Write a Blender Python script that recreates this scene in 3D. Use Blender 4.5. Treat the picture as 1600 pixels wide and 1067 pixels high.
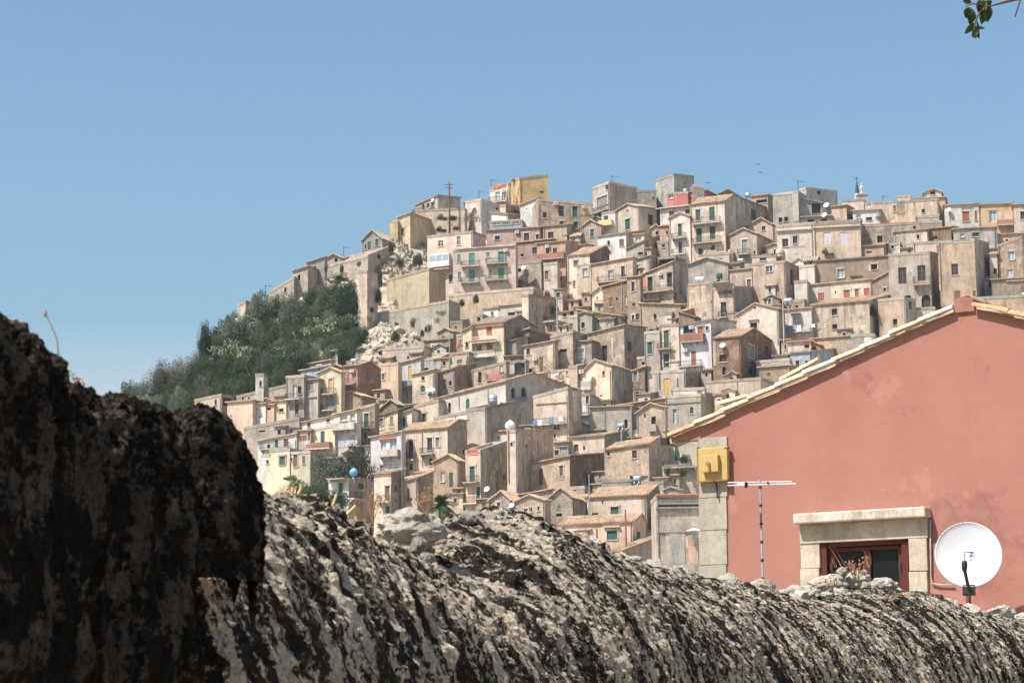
import bpy, math, random
from math import radians, sin, cos, tan, atan2, sqrt, pi
from mathutils import Vector, Matrix, noise
for o in list(bpy.data.objects): bpy.data.objects.remove(o)
S = bpy.context.scene
C = S.collection
V = Vector
# ------------------------------------------------------------------ camera, sky, sun, exposure
FPX = 3588.0; HOR = 1080.0; ROLL = -0.012; CX, CY = 800.0, 533.5
PITCH = atan2(HOR - CY, FPX)
FWD = V((0, cos(PITCH), sin(PITCH))); UP0 = V((0, -sin(PITCH), cos(PITCH))); RT0 = V((1, 0, 0))
RT = RT0*cos(ROLL) + UP0*sin(ROLL); UP = UP0*cos(ROLL) - RT0*sin(ROLL)
cam = bpy.data.objects.new('camera', bpy.data.cameras.new('camera')); C.objects.link(cam); S.camera = cam
cam.matrix_world = Matrix(((RT.x, UP.x, -FWD.x, 0), (RT.y, UP.y, -FWD.y, 0), (RT.z, UP.z, -FWD.z, 0), (0, 0, 0, 1)))
cam.data.sensor_width = 22.3; cam.data.lens = FPX*22.3/1600
cam.data.clip_start = 0.1; cam.data.clip_end = 20000
cam.data.dof.use_dof = True; cam.data.dof.focus_distance = 180; cam.data.dof.aperture_fstop = 26
SUN_AZ = radians(57); SUN_EL = radians(57)            # azimuth: to the left of straight behind the camera
SUNDIR = V((-sin(SUN_AZ)*cos(SUN_EL), -cos(SUN_AZ)*cos(SUN_EL), sin(SUN_EL)))
w = bpy.data.worlds.new('World'); S.world = w; w.use_nodes = True
nt = w.node_tree; bg = nt.nodes['Background']
sky = nt.nodes.new('ShaderNodeTexSky'); sky.sky_type = 'NISHITA'; sky.sun_disc = False
sky.sun_elevation = SUN_EL; sky.sun_rotation = atan2(SUNDIR.x, SUNDIR.y)
sky.altitude = 0; sky.air_density = 1.2; sky.dust_density = 2.5; sky.ozone_density = 3.0
tcw = nt.nodes.new('ShaderNodeTexCoord'); sxyz = nt.nodes.new('ShaderNodeSeparateXYZ'); nt.links.new(tcw.outputs['Generated'], sxyz.inputs[0])
rw = nt.nodes.new('ShaderNodeValToRGB'); rw.color_ramp.elements[0].position = .112; rw.color_ramp.elements[0].color = (1, 1, 1, 1); rw.color_ramp.elements[1].position = .160; rw.color_ramp.elements[1].color = (0, 0, 0, 1); nt.links.new(sxyz.outputs[2], rw.inputs[0])
nw = nt.nodes.new('ShaderNodeTexNoise'); nw.inputs['Scale'].default_value = 9; nw.inputs['Detail'].default_value = 5; nt.links.new(tcw.outputs['Generated'], nw.inputs['Vector'])
rn = nt.nodes.new('ShaderNodeValToRGB'); rn.color_ramp.elements[0].position = .36; rn.color_ramp.elements[1].position = .58; nt.links.new(nw.outputs[0], rn.inputs[0])
mu = nt.nodes.new('ShaderNodeMath'); mu.operation = 'MULTIPLY'; nt.links.new(rw.outputs[0], mu.inputs[0]); nt.links.new(rn.outputs[0], mu.inputs[1]); mu2 = nt.nodes.new('ShaderNodeMath'); mu2.operation = 'MULTIPLY'; mu2.inputs[1].default_value = .7; nt.links.new(mu.outputs[0], mu2.inputs[0])
mw = nt.nodes.new('ShaderNodeMix'); mw.data_type = 'RGBA'; nt.links.new(mu2.outputs[0], mw.inputs[0]); tn = nt.nodes.new('ShaderNodeMix'); tn.data_type = 'RGBA'; tn.blend_type = 'MULTIPLY'; tn.inputs[0].default_value = 1; nt.links.new(sky.outputs[0], tn.inputs[6]); tn.inputs[7].default_value = (.885, 1.055, 1.075, 1); nt.links.new(tn.outputs[2], mw.inputs[6]); mw.inputs[7].default_value = (5.2, 5.4, 5.9, 1)
nt.links.new(mw.outputs[2], bg.inputs[0]); bg.inputs[1].default_value = 0.094
sl = bpy.data.lights.new('sun', 'SUN'); sl.energy = 5.0; sl.angle = radians(0.53); sl.color = (1.0, 0.95, 0.885)
so = bpy.data.objects.new('sun', sl); C.objects.link(so); so.rotation_euler = SUNDIR.to_track_quat('Z', 'Y').to_euler()
S.view_settings.view_transform = 'Standard'; S.view_settings.look = 'None'; S.view_settings.gamma = 1
S.view_settings.exposure = 0.61; S.view_settings.use_curve_mapping = False
S.render.engine = 'CYCLES'; S.cycles.use_denoising = True; S.cycles.max_bounces = 4
S.cycles.diffuse_bounces = 2; S.cycles.volume_bounces = 0; S.cycles.glossy_bounces = 2; S.cycles.transmission_bounces = 2; S.cycles.caustics_reflective = False

def ray(px, py): return FWD + RT*((px - CX)/FPX) + UP*((CY - py)/FPX)
def at(px, py, Y):
    r = ray(px, py); return r*(Y/r.y)
def proj(P):
    k = P.dot(FWD); return CX + FPX*P.dot(RT)/k, CY - FPX*P.dot(UP)/k
def dep(px, py): return 285 + (840 - py)*0.25 + (800 - px)*0.03     # distance of the hill's surface

# ------------------------------------------------------------------ materials
MATS = {}
def nodes(m):
    m.use_nodes = True; n = m.node_tree.nodes; l = m.node_tree.links
    return n, l, n['Principled BSDF']
def N(n, t, **k):
    x = n.new('ShaderNode' + t)
    for a, b in k.items():
        if a in x.inputs: x.inputs[a].default_value = b
        else: setattr(x, a, b)
    return x
def ramp(n, a, b, ca=(0, 0, 0, 1), cb=(1, 1, 1, 1)):
    r = n.new('ShaderNodeValToRGB'); e = r.color_ramp.elements
    e[0].position = a; e[0].color = ca; e[1].position = b; e[1].color = cb
    return r
def mixc(n, l, fac, a, b, mode='MIX'):
    m = n.new('ShaderNodeMix'); m.data_type = 'RGBA'; m.blend_type = mode
    for s, x in ((m.inputs[0], fac), (m.inputs[6], a), (m.inputs[7], b)):
        if isinstance(x, (int, float)): s.default_value = x
        elif isinstance(x, tuple): s.default_value = x if len(x) == 4 else x + (1,)
        else: l.new(x, s)
    return m.outputs[2]
def coords(n, l, rnd=True):
    tc = N(n, 'TexCoord'); src = tc.outputs['Object']
    if rnd:
        oi = N(n, 'ObjectInfo'); mu = N(n, 'VectorMath', operation='SCALE'); cb = N(n, 'CombineXYZ')
        l.new(oi.outputs['Random'], cb.inputs[0]); l.new(oi.outputs['Random'], cb.inputs[1]); l.new(oi.outputs['Random'], cb.inputs[2])
        l.new(cb.outputs[0], mu.inputs[0]); mu.inputs[3].default_value = 97.0
        ad = N(n, 'VectorMath', operation='ADD'); l.new(src, ad.inputs[0]); l.new(mu.outputs[0], ad.inputs[1])
        return ad.outputs[0], oi.outputs['Random']
    return src, None
def wallmat(name, col, stain=0.5, alt=None, rubble=0.0, stc=(.13, .105, .085), sc=1.0, rnd=True, grain=1.0, bump=.5):
    """weathered render or rubble: cloudy tone, run-down stains, fallen plaster, stones and relief"""
    m = bpy.data.materials.new(name); n, l, p = nodes(m); co, rd = coords(n, l, rnd)
    def off(v_, k_):
        q_ = N(n, 'VectorMath', operation='ADD'); l.new(v_, q_.inputs[0]); q_.inputs[1].default_value = (k_, k_, k_); return q_.outputs[0]
    def nz(scale, detail=5, rough=.6, vec=None):
        t = N(n, 'TexNoise', Scale=scale, Detail=detail, Roughness=rough); l.new(vec or co, t.inputs['Vector']); return t.outputs[0]
    a = alt or tuple(c*.70 for c in col)
    r1 = ramp(n, .40, .62); l.new(nz(.45*sc, 7, .7), r1.inputs[0])
    c = mixc(n, l, r1.outputs[0], col, a)
    st = N(n, 'Mapping'); st.inputs['Scale'].default_value = (1.3*sc, 1.3*sc, .16*sc); l.new(co, st.inputs[0])
    r2 = ramp(n, .48, .70, cb=(min(1, stain*1.25),)*3 + (1,)); l.new(nz(1.0, 6, .7, st.outputs[0]), r2.inputs[0])
    c = mixc(n, l, r2.outputs[0], c, stc)
    r3 = ramp(n, .56, .62, cb=(min(1, stain*1.1),)*3 + (1,)); l.new(nz(.7*sc, 8, .75), r3.inputs[0])
    c = mixc(n, l, r3.outputs[0], c, tuple(x*.60 for x in a))
    r9 = ramp(n, .60, .64, cb=(min(.8, stain*.9),)*3 + (1,)); l.new(nz(1.1*sc, 6, .7, off(co, 31.0)), r9.inputs[0])
    c = mixc(n, l, r9.outputs[0], c, tuple(min(.85, x*1.22 + .03) for x in col))
    r4 = ramp(n, .3, .75, (1 - .2*grain,)*3 + (1,), (1 + .16*grain, 1 + .15*grain, 1 + .13*grain, 1)); l.new(nz(5*sc, 6, .75), r4.inputs[0])
    c = mixc(n, l, 1.0, c, r4.outputs[0], 'MULTIPLY')
    h = nz(7*sc, 6, .7)
    if rubble:
        vo = N(n, 'TexVoronoi', feature='DISTANCE_TO_EDGE'); mp = N(n, 'Mapping'); mp.inputs['Scale'].default_value = (1.7*sc, 1.7*sc, 3.0*sc)
        wv = N(n, 'TexNoise', Scale=2*sc, Detail=3); l.new(co, wv.inputs['Vector'])
        av = N(n, 'VectorMath', operation='ADD'); l.new(co, av.inputs[0])
        sv = N(n, 'VectorMath', operation='SCALE'); l.new(wv.outputs[1], sv.inputs[0]); sv.inputs[3].default_value = .35; l.new(sv.outputs[0], av.inputs[1])
        l.new(av.outputs[0], mp.inputs[0]); l.new(mp.outputs[0], vo.inputs['Vector'])
        r5 = ramp(n, .0, .16, (.50, .46, .42, 1), (1, 1, 1, 1)); l.new(vo.outputs['Distance'], r5.inputs[0])
        vc = N(n, 'TexVoronoi'); l.new(mp.outputs[0], vc.inputs['Vector'])
        r6 = ramp(n, .0, 1.0, (.72, .70, .68, 1), (1.22, 1.2, 1.16, 1)); sp = N(n, 'SeparateColor'); l.new(vc.outputs['Color'], sp.inputs[0]); l.new(sp.outputs[0], r6.inputs[0])
        cr = mixc(n, l, 1.0, c, r5.outputs[0], 'MULTIPLY'); cr = mixc(n, l, 1.0, cr, r6.outputs[0], 'MULTIPLY')
        if rubble < 1:
            r7 = ramp(n, .56 - rubble*.2, .60 - rubble*.2); l.new(nz(.6*sc, 5), r7.inputs[0]); c = mixc(n, l, r7.outputs[0], c, cr)
        else: c = cr
        mh = N(n, 'Math', operation='ADD'); l.new(h, mh.inputs[0]); l.new(r5.outputs[0], mh.inputs[1]); h = mh.outputs[0]
    if rd:
        r8 = N(n, 'MapRange'); r8.inputs[3].default_value = .78; r8.inputs[4].default_value = 1.20; l.new(rd, r8.inputs[0])
        c = mixc(n, l, 1.0, c, r8.outputs[0], 'MULTIPLY')
        f1 = N(n, 'Math', operation='MULTIPLY'); l.new(rd, f1.inputs[0]); f1.inputs[1].default_value = 17.3; f2 = N(n, 'Math', operation='FRACT'); l.new(f1.outputs[0], f2.inputs[0])
        r10 = ramp(n, 0, 1, (1.08, .97, .90, 1), (.92, .985, 1.07, 1)); l.new(f2.outputs[0], r10.inputs[0]); c = mixc(n, l, 1.0, c, r10.outputs[0], 'MULTIPLY')
    b = N(n, 'Bump', Strength=bump, Distance=.06/sc); l.new(h, b.inputs['Height']); l.new(b.outputs[0], p.inputs['Normal'])
    l.new(c, p.inputs['Base Color']); p.inputs['Roughness'].default_value = .92; p.inputs['Specular IOR Level'].default_value = .15
    MATS[name] = m; return m
def plain(name, col, rough=.6, metal=0, var=.18, sc=3.0, spec=.3, bump=0, wave=None):
    m = bpy.data.materials.new(name); n, l, p = nodes(m); co, rd = coords(n, l)
    t = N(n, 'TexNoise', Scale=sc, Detail=5, Roughness=.65); l.new(co, t.inputs['Vector'])
    r = ramp(n, .3, .7, (1 - var,)*3 + (1,), (1 + var,)*3 + (1,)); l.new(t.outputs[0], r.inputs[0])
    c = mixc(n, l, 1.0, col, r.outputs[0], 'MULTIPLY')
    if bump:
        b = N(n, 'Bump', Strength=bump, Distance=.03); l.new(t.outputs[0], b.inputs['Height']); l.new(b.outputs[0], p.inputs['Normal'])
    if wave:                                             # louvres / corrugation as fine relief
        wv = N(n, 'TexWave', wave_type='BANDS', bands_direction='Z', Scale=wave); l.new(co, wv.inputs['Vector'])
        b = N(n, 'Bump', Strength=.6, Distance=.02); l.new(wv.outputs[1], b.inputs['Height']); l.new(b.outputs[0], p.inputs['Normal'])
    l.new(c, p.inputs['Base Color']); p.inputs['Roughness'].default_value = rough; p.inputs['Metallic'].default_value = metal
    p.inputs['Specular IOR Level'].default_value = spec
    MATS[name] = m; return m
W = wallmat
W('tan', (.565, .46, .365), .45); W('cream', (.70, .60, .495), .3); W('beige', (.61, .52, .43), .5)
W('stone', (.595, .50, .405), .35, rubble=1.0); W('patch', (.60, .51, .415), .5, rubble=.5); W('palestone', (.74, .645, .53), .25, rubble=1.0)
W('grey', (.42, .38, .33), .6); W('brown', (.33, .255, .195), .6); W('darkstone', (.40, .31, .23), .5, rubble=1.0)
W('pinkbrown', (.47, .325, .27), .4); W('peach', (.70, .53, .42), .15); W('yellow', (.72, .52, .26), .15); W('lemon', (.70, .60, .42), .25)
W('white', (.74, .69, .62), .3); W('lilac', (.60, .565, .575), .25); W('brick', (.43, .295, .22), .35, rubble=.6); W('orange', (.575, .43, .32), .45, alt=(.48, .37, .28))
W('redpink', (.68, .22, .19), .15); W('bluegrey', (.45, .49, .54), .3); W('concrete', (.52, .48, .42), .5); W('stained', (.57, .48, .385), .9, stc=(.15, .12, .09))
W('ochrewall', (.50, .39, .24), .55, alt=(.42, .36, .24), stc=(.24, .16, .08)); W('rust_wall', (.38, .19, .14), .2)
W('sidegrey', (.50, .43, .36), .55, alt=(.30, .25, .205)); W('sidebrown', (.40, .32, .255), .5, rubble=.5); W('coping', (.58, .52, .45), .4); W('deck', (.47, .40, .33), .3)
def tilemat(name, a, b, c3):
    m = bpy.data.materials.new(name); n, l, p = nodes(m); co, rd = coords(n, l)
    v = N(n, 'TexVoronoi', Scale=2.6); l.new(co, v.inputs['Vector']); sp = N(n, 'SeparateColor'); l.new(v.outputs['Color'], sp.inputs[0])
    c = mixc(n, l, sp.outputs[0], a, b)
    t = N(n, 'TexNoise', Scale=.9, Detail=6, Roughness=.7); l.new(co, t.inputs['Vector']); r = ramp(n, .45, .66); l.new(t.outputs[0], r.inputs[0])
    c = mixc(n, l, r.outputs[0], c, c3)
    b2 = N(n, 'Bump', Strength=.6, Distance=.05); l.new(t.outputs[0], b2.inputs['Height']); l.new(b2.outputs[0], p.inputs['Normal'])
    l.new(c, p.inputs['Base Color']); p.inputs['Roughness'].default_value = .9; p.inputs['Specular IOR Level'].default_value = .15; MATS[name] = m
tilemat('tile', (.62, .42, .27), (.40, .28, .19), (.30, .24, .185)); tilemat('greytile', (.46, .37, .29), (.32, .26, .205), (.24, .205, .17))
plain('hole', (.055, .046, .042), .9); plain('glass', (.035, .038, .045), .12, spec=.6); plain('paleglass', (.32, .36, .40), .15, spec=.6)
plain('green', (.035, .10, .075), .6, wave=9); plain('teal', (.10, .24, .22), .6, wave=9); plain('rust', (.36, .115, .07), .6, wave=9); plain('woodbrown', (.17, .095, .065), .6)
plain('ochre', (.55, .34, .11), .6); plain('rollwhite', (.62, .57, .60), .6, wave=9); plain('greyshut', (.24, .23, .22), .6, wave=9); plain('pinkshut', (.55, .28, .25), .6)
plain('whitepaint', (.78, .76, .73), .5, var=.1); plain('iron', (.07, .06, .055), .6, .3); plain('steel', (.42, .44, .46), .4, .6); plain('zinc', (.36, .40, .44), .45, .3)
plain('acwhite', (.55, .53, .50), .5); plain('plastic_white', (.80, .80, .80), .35, var=.05); plain('plastic_blue', (.26, .31, .36), .4); plain('black', (.02, .02, .02), .5); plain('rustiron', (.26, .13, .07), .8)
plain('wood', (.28, .19, .12), .8); plain('pinkcloth', (.75, .12, .22), .8); plain('bluecloth', (.16, .22, .42), .8); plain('redband', (.58, .20, .13), .8)
STY = {'k': 'hole', 'd': 'glass', 'e': 'glass', 'p': 'paleglass', 'g': 'green', 't': 'teal', 'r': 'rust', 'b': 'woodbrown', 'o': 'ochre', 'l': 'rollwhite', 's': 'greyshut', 'i': 'pinkshut'}

# ------------------------------------------------------------------ mesh helpers
class MB:
    def __init__(s, off=None): s.v = []; s.f = []; s.m = []; s.off = off or V((0, 0, 0)); s.mi = 0
    def face(s, *pts):
        i = len(s.v); s.v.extend((p - s.off)[:] for p in pts); s.f.append(tuple(range(i, i + len(pts)))); s.m.append(s.mi)
    def hexa(s, p):                                       # eight corners, bottom ring then top ring
        i = len(s.v); s.v.extend((q - s.off)[:] for q in p)
        for f in ((3, 2, 1, 0), (4, 5, 6, 7), (0, 1, 5, 4), (1, 2, 6, 5), (2, 3, 7, 6), (3, 0, 4, 7)):
            s.f.append(tuple(i + k for k in f)); s.m.append(s.mi)
    def box(s, O, ax, ay, az, x0, x1, y0, y1, z0, z1):
        P = lambda x, y, z: O + ax*x + ay*y + az*z
        s.hexa([P(x0, y0, z0), P(x1, y0, z0), P(x1, y1, z0), P(x0, y1, z0), P(x0, y0, z1), P(x1, y0, z1), P(x1, y1, z1), P(x0, y1, z1)])
    def tube(s, pts, r, k=6, r2=None, cap=True):
        rings = []; n = len(pts)
        for j, p in enumerate(pts):
            d = (pts[min(j + 1, n - 1)] - pts[max(j - 1, 0)]).normalized()
            a = d.orthogonal().normalized() if j == 0 else (a - d*a.dot(d)).normalized()
            b = d.cross(a); rr = r if r2 is None else r + (r2 - r)*j/(n - 1)
            i = len(s.v); rings.append(i)
            s.v.extend((p + a*(rr*cos(2*pi*q/k)) + b*(rr*sin(2*pi*q/k)) - s.off)[:] for q in range(k))
        for j in range(n - 1):
            for q in range(k):
                A, B = rings[j], rings[j + 1]; s.f.append((A + q, A + (q + 1) % k, B + (q + 1) % k, B + q)); s.m.append(s.mi)
        if cap:
            s.f.append(tuple(rings[0] + q for q in reversed(range(k)))); s.m.append(s.mi)
            s.f.append(tuple(rings[-1] + q for q in range(k))); s.m.append(s.mi)
    def lathe(s, O, ax, prof, k=16):                      # prof: (radius, height along ax)
        a = ax.orthogonal().normalized(); b = ax.cross(a); st = len(s.v)
        for r, h in prof:
            s.v.extend((O + ax*h + a*(r*cos(2*pi*q/k)) + b*(r*sin(2*pi*q/k)) - s.off)[:] for q in range(k))
        for j in range(len(prof) - 1):
            for q in range(k):
                A, B = st + j*k, st + (j + 1)*k; s.f.append((A + q, A + (q + 1) % k, B + (q + 1) % k, B + q)); s.m.append(s.mi)
    def build(s, name, mat, parent=None, smooth=False, loc=None):
        me = bpy.data.meshes.new(name); me.from_pydata(s.v, [], s.f)
        for m in (mat if isinstance(mat, (list, tuple)) else [mat]): me.materials.append(MATS[m] if isinstance(m, str) else m)
        if any(s.m): me.polygons.foreach_set('material_index', s.m)
        if smooth: me.polygons.foreach_set('use_smooth', [True]*len(s.f))
        o = bpy.data.objects.new(name, me); C.objects.link(o)
        if parent: o.parent = parent
        elif loc is not None: o.location = loc
        return o
def empty(name, loc, label=None, cat=None, group=None):
    o = bpy.data.objects.new(name, None); C.objects.link(o); o.location = loc; o.empty_display_size = .2
    tag(o, label, cat, group); return o
def tag(o, label=None, cat=None, group=None, kind=None):
    if label: o['label'] = label
    if cat: o['category'] = cat
    if group: o['group'] = group
    if kind: o['kind'] = kind
    return o
Z = V((0, 0, 1))
rng = random.Random(7)

# ------------------------------------------------------------------ ground and hill
def lerpt(t, x):
    if x <= t[0][0]: return t[0][1]
    for (a, b), (c, d) in zip(t, t[1:]):
        if x <= c: return b + (d - b)*(x - a)/(c - a)
    return t[-1][1]
SKYL = [(150, 640), (195, 612), (250, 600), (300, 575), (330, 520), (370, 500), (420, 465), (470, 452), (520, 420), (570, 400), (610, 368), (650, 335), (720, 325), (800, 330), (900, 330), (1000, 320), (1100, 330), (1250, 325), (1400, 330), (1600, 335)]
def sstep(a, b, x):
    t = min(1, max(0, (x - a)/(b - a))); return t*t*(3 - 2*t)
def hill(x, Y):
    px = 800 + FPX*x/max(Y, 1)*.985
    py = 840 - (Y - 285 - (800 - px)*.03)/.25
    ps = lerpt(SKYL, px); back = 0
    if py < ps:
        back = (ps - py)*.25; py = ps; Yh = 285 + (840 - py)*.25 + (800 - px)*.03
    else: Yh = Y
    v = (CY - py)/FPX
    z = Yh*(sin(PITCH) + v*cos(PITCH))/(cos(PITCH) - v*sin(PITCH))
    low = max(sstep(600, 700, px), sstep(560, 600, py)*sstep(260, 330, px))
    z -= 4.5*low + .02
    z -= back*.12
    z += (1 - low)*(noise.fractal(V((x*.12, Y*.12, 3)), 1, 2, 4)*1.6 + noise.fractal(V((x*.5, Y*.5, 7)), 1, 2, 3)*.5)
    zn = -1.75 - 7*sstep(12, 30, Y) - 8*sstep(60, 200, Y)
    return max(z, zn)
def terr(x, Y): return hill(x, Y)
g = MB(); xs = [-230 + 2.0*i for i in range(241)]; ys = [-12 + 2*i for i in range(16)] + [20 + 8*i for i in range(26)] + [228 + 1.6*i for i in range(170)]
nx = len(xs)
for Y in ys:
    for x in xs: g.v.append((x, Y, hill(x, Y)))
for j in range(len(ys) - 1):
    for i in range(nx - 1): g.f.append((j*nx + i, j*nx + i + 1, (j + 1)*nx + i + 1, (j + 1)*nx + i)); g.m.append(0)
wallmat('rock', (.50, .43, .34), .6, alt=(.36, .30, .23), rubble=.0, sc=.5, rnd=False); wallmat('farground', (.36, .31, .21), .3, alt=(.2, .2, .11), sc=.05, rnd=False)
hillo = g.build('hillside', 'rock', smooth=False); hillo['kind'] = 'structure'
g = MB(); R_ = 6000
g.face(V((-R_, -R_, -17.5)), V((R_, -R_, -17.5)), V((R_, R_, -17.5)), V((-R_, R_, -17.5))); g.build('ground', 'farground')['kind'] = 'structure'

# ------------------------------------------------------------------ house builder
ZO = {'A': (560, 250, 5.3333), 'B': (840, 250, 5.3333), 'C': (1100, 250, 5.3333), 'D': (1350, 280, 6.276), 'E': (560, 420, 5.3333), 'F': (820, 420, 5.3333), 'G': (1060, 420, 5.3333),
      'I': (1300, 380, 5.3333), 'J': (280, 560, 5.3333), 'K': (540, 560, 5.3333), 'L': (800, 560, 5.3333), 'M': (560, 720, 5.3333), 'N': (820, 720, 5.3333), 'O': (360, 380, 5.3333), 'P': (180, 440, 5.3333)}
HOUSES = []; WINPX = []; RECT = []
def on_plane(px, py, Mp, n):
    r = ray(px, py); d = r.dot(n)
    if abs(d) < 1e-6: d = -1e-6
    return r*(Mp.dot(n)/d)
def tiled(mb, A, B, Cc, D, step=.40, amp=.075, thick=.12):
    """corrugated tile plane: A-B eave, D-C ridge"""
    L = (B - A).length; n = max(4, min(220, int(L/step)*4)); rows = 5; nrm = (B - A).cross(D - A).normalized()
    if nrm.z < 0: nrm = -nrm
    i0 = len(mb.v); rr = random.Random(int(L*1000))
    jit = [[rr.uniform(-.025, .025) for _ in range(n + 1)] for _ in range(rows + 1)]
    for j in range(rows + 1):
        v = j/rows; sag = -.06*sin(pi*v)
        for i in range(n + 1):
            u = i/n; P = (A*(1 - u) + B*u)*(1 - v) + (D*(1 - u) + Cc*u)*v
            P = P + nrm*(amp*(1 if i % 4 in (1, 2) else -1)*(.9 if j % 2 else 1.1) + jit[j][i] + sag)
            mb.v.append((P - mb.off)[:])
    for j in range(rows):
        for i in range(n):
            a = i0 + j*(n + 1) + i; mb.f.append((a, a + 1, a + n + 2, a + n + 1)); mb.m.append(mb.mi)
    t = nrm*-(thick)
    mb.face(A + t, D + t, Cc + t, B + t)
    for p, q in ((A, B), (B, Cc), (Cc, D), (D, A)): mb.face(p + t, q + t, q + nrm*.02, p + nrm*.02)
def face_mesh(mb, O, d, L, n, zb, top, cuts, holes):
    """one wall face with rectangular openings; top is a list of (u, z)"""
    us = sorted(set([0.0, L] + [u for u, _ in top if 0 < u < L] + [h for q in holes for h in q[:2]] + cuts)); zs = sorted(set([zb] + [h for q in holes for h in q[2:4]]))
    T = lambda u: lerpt(top, u)
    P = lambda u, z, k=0.0: V((O.x + d.x*u - n.x*k, O.y + d.y*u - n.y*k, z))
    for a, b in zip(us, us[1:]):
        if b - a < 1e-4: continue
        tm = min(T(a), T(b)); zz = [z for z in zs if z < tm - .02]
        for i, z0 in enumerate(zz):
            last = i == len(zz) - 1; z1 = None if last else zz[i + 1]
            um = (a + b)/2; zc = (z0 + (z1 if z1 else z0 + .01))/2
            if any(q[0] < um < q[1] and q[2] < zc < q[3] for q in holes): continue
            if last: mb.face(P(a, z0), P(b, z0), P(b, T(b)), P(a, T(a)))
            else: mb.face(P(a, z0), P(b, z0), P(b, z1), P(a, z1))
    for u0, u1, z0, z1 in holes:
        k = .34
        mb.face(P(u0, z0), P(u0, z1), P(u0, z1, k), P(u0, z0, k)); mb.face(P(u1, z0), P(u1, z0, k), P(u1, z1, k), P(u1, z1))
        mb.face(P(u0, z1), P(u1, z1), P(u1, z1, k), P(u0, z1, k)); mb.face(P(u0, z0), P(u0, z0, k), P(u1, z0, k), P(u1, z0))
def window(root, O, d, n, u0, u1, z0, z1, sty, off):
    arch = sty.isupper(); sur = '+' in sty or (not sty.isupper() and sty not in 'kl' and int(u0*37 + z0*11) % 5 < 2); s = sty[0].lower(); mat = STY[s]; w_ = u1 - u0; h_ = z1 - z0
    nm = 'door' if (h_ > 1.9 and h_ > 1.5*w_) else 'window'
    B = lambda m, a, b, c, e, k0, k1: m.box(O, d, -n, Z, a, b, k0, k1, c - O.z, e - O.z)
    m = MB(off)
    if s in 'kdep':
        B(m, u0, u1, z0, z1, .20 if s != 'k' else .30, .335); o = m.build(nm, mat, root)
        if s != 'k':
            f = MB(off); t = max(.06, w_*.07)
            for a, b in ((u0, u0 + t), (u1 - t, u1), ((u0 + u1)/2 - t*.6, (u0 + u1)/2 + t*.6)): B(f, a, b, z0, z1, .14, .19)
            for a, b in ((z0, z0 + t), (z1 - t, z1), (z0 + h_*.62, z0 + h_*.62 + t*.8)): B(f, u0 + t, u1 - t, a, b, .145, .188)
            f.build('frame', 'whitepaint' if s in 'ep' else 'woodbrown', o)
    else:
        um = (u0 + u1)/2
        B(m, u0 + .01, um - .012, z0 + .01, z1 - .01, .07, .12); B(m, um + .012, u1 - .01, z0 + .01, z1 - .01, .07, .12)
        B(m, u0, u1, z0, z1, .2, .33); o = m.build('shutters' if s != 'o' else nm, mat, root)
    if nm == 'window' and h_ > .5:
        q = MB(off); B(q, u0 - .1, u1 + .1, z0 - .12, z0 - .002, -.1, .06); q.build('sill', 'coping', o)
    if sur:
        q = MB(off); t = .2
        B(q, u0 - t, u0 - .01, z0, z1, -.06, .03); B(q, u1 + .01, u1 + t, z0, z1, -.06, .03); B(q, u0 - t - .06, u1 + t + .06, z1 + .005, z1 + t + .05, -.1, .03)
        q.build('surround', 'coping', o)
    if arch:
        q = MB(off); r = w_/2; k = 6
        for sg, uc in ((1, u0), (-1, u1)):
            pr = [(uc, z1), ] + [(uc + sg*(r - r*cos(t*pi/2/k)), z1 - r + r*sin(t*pi/2/k)) for t in range(k + 1)]
            P = lambda a, c, dd: O + d*a - n*dd + Z*(c - O.z)
            for i in range(1, len(pr) - 1): q.face(P(*pr[0], -.003), P(*pr[i], -.003), P(*pr[i + 1], -.003)); q.face(P(*pr[i], -.003), P(*pr[i], .3), P(*pr[i + 1], .3), P(*pr[i + 1], -.003))
        q.build('arch', root['wm'], o)
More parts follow.
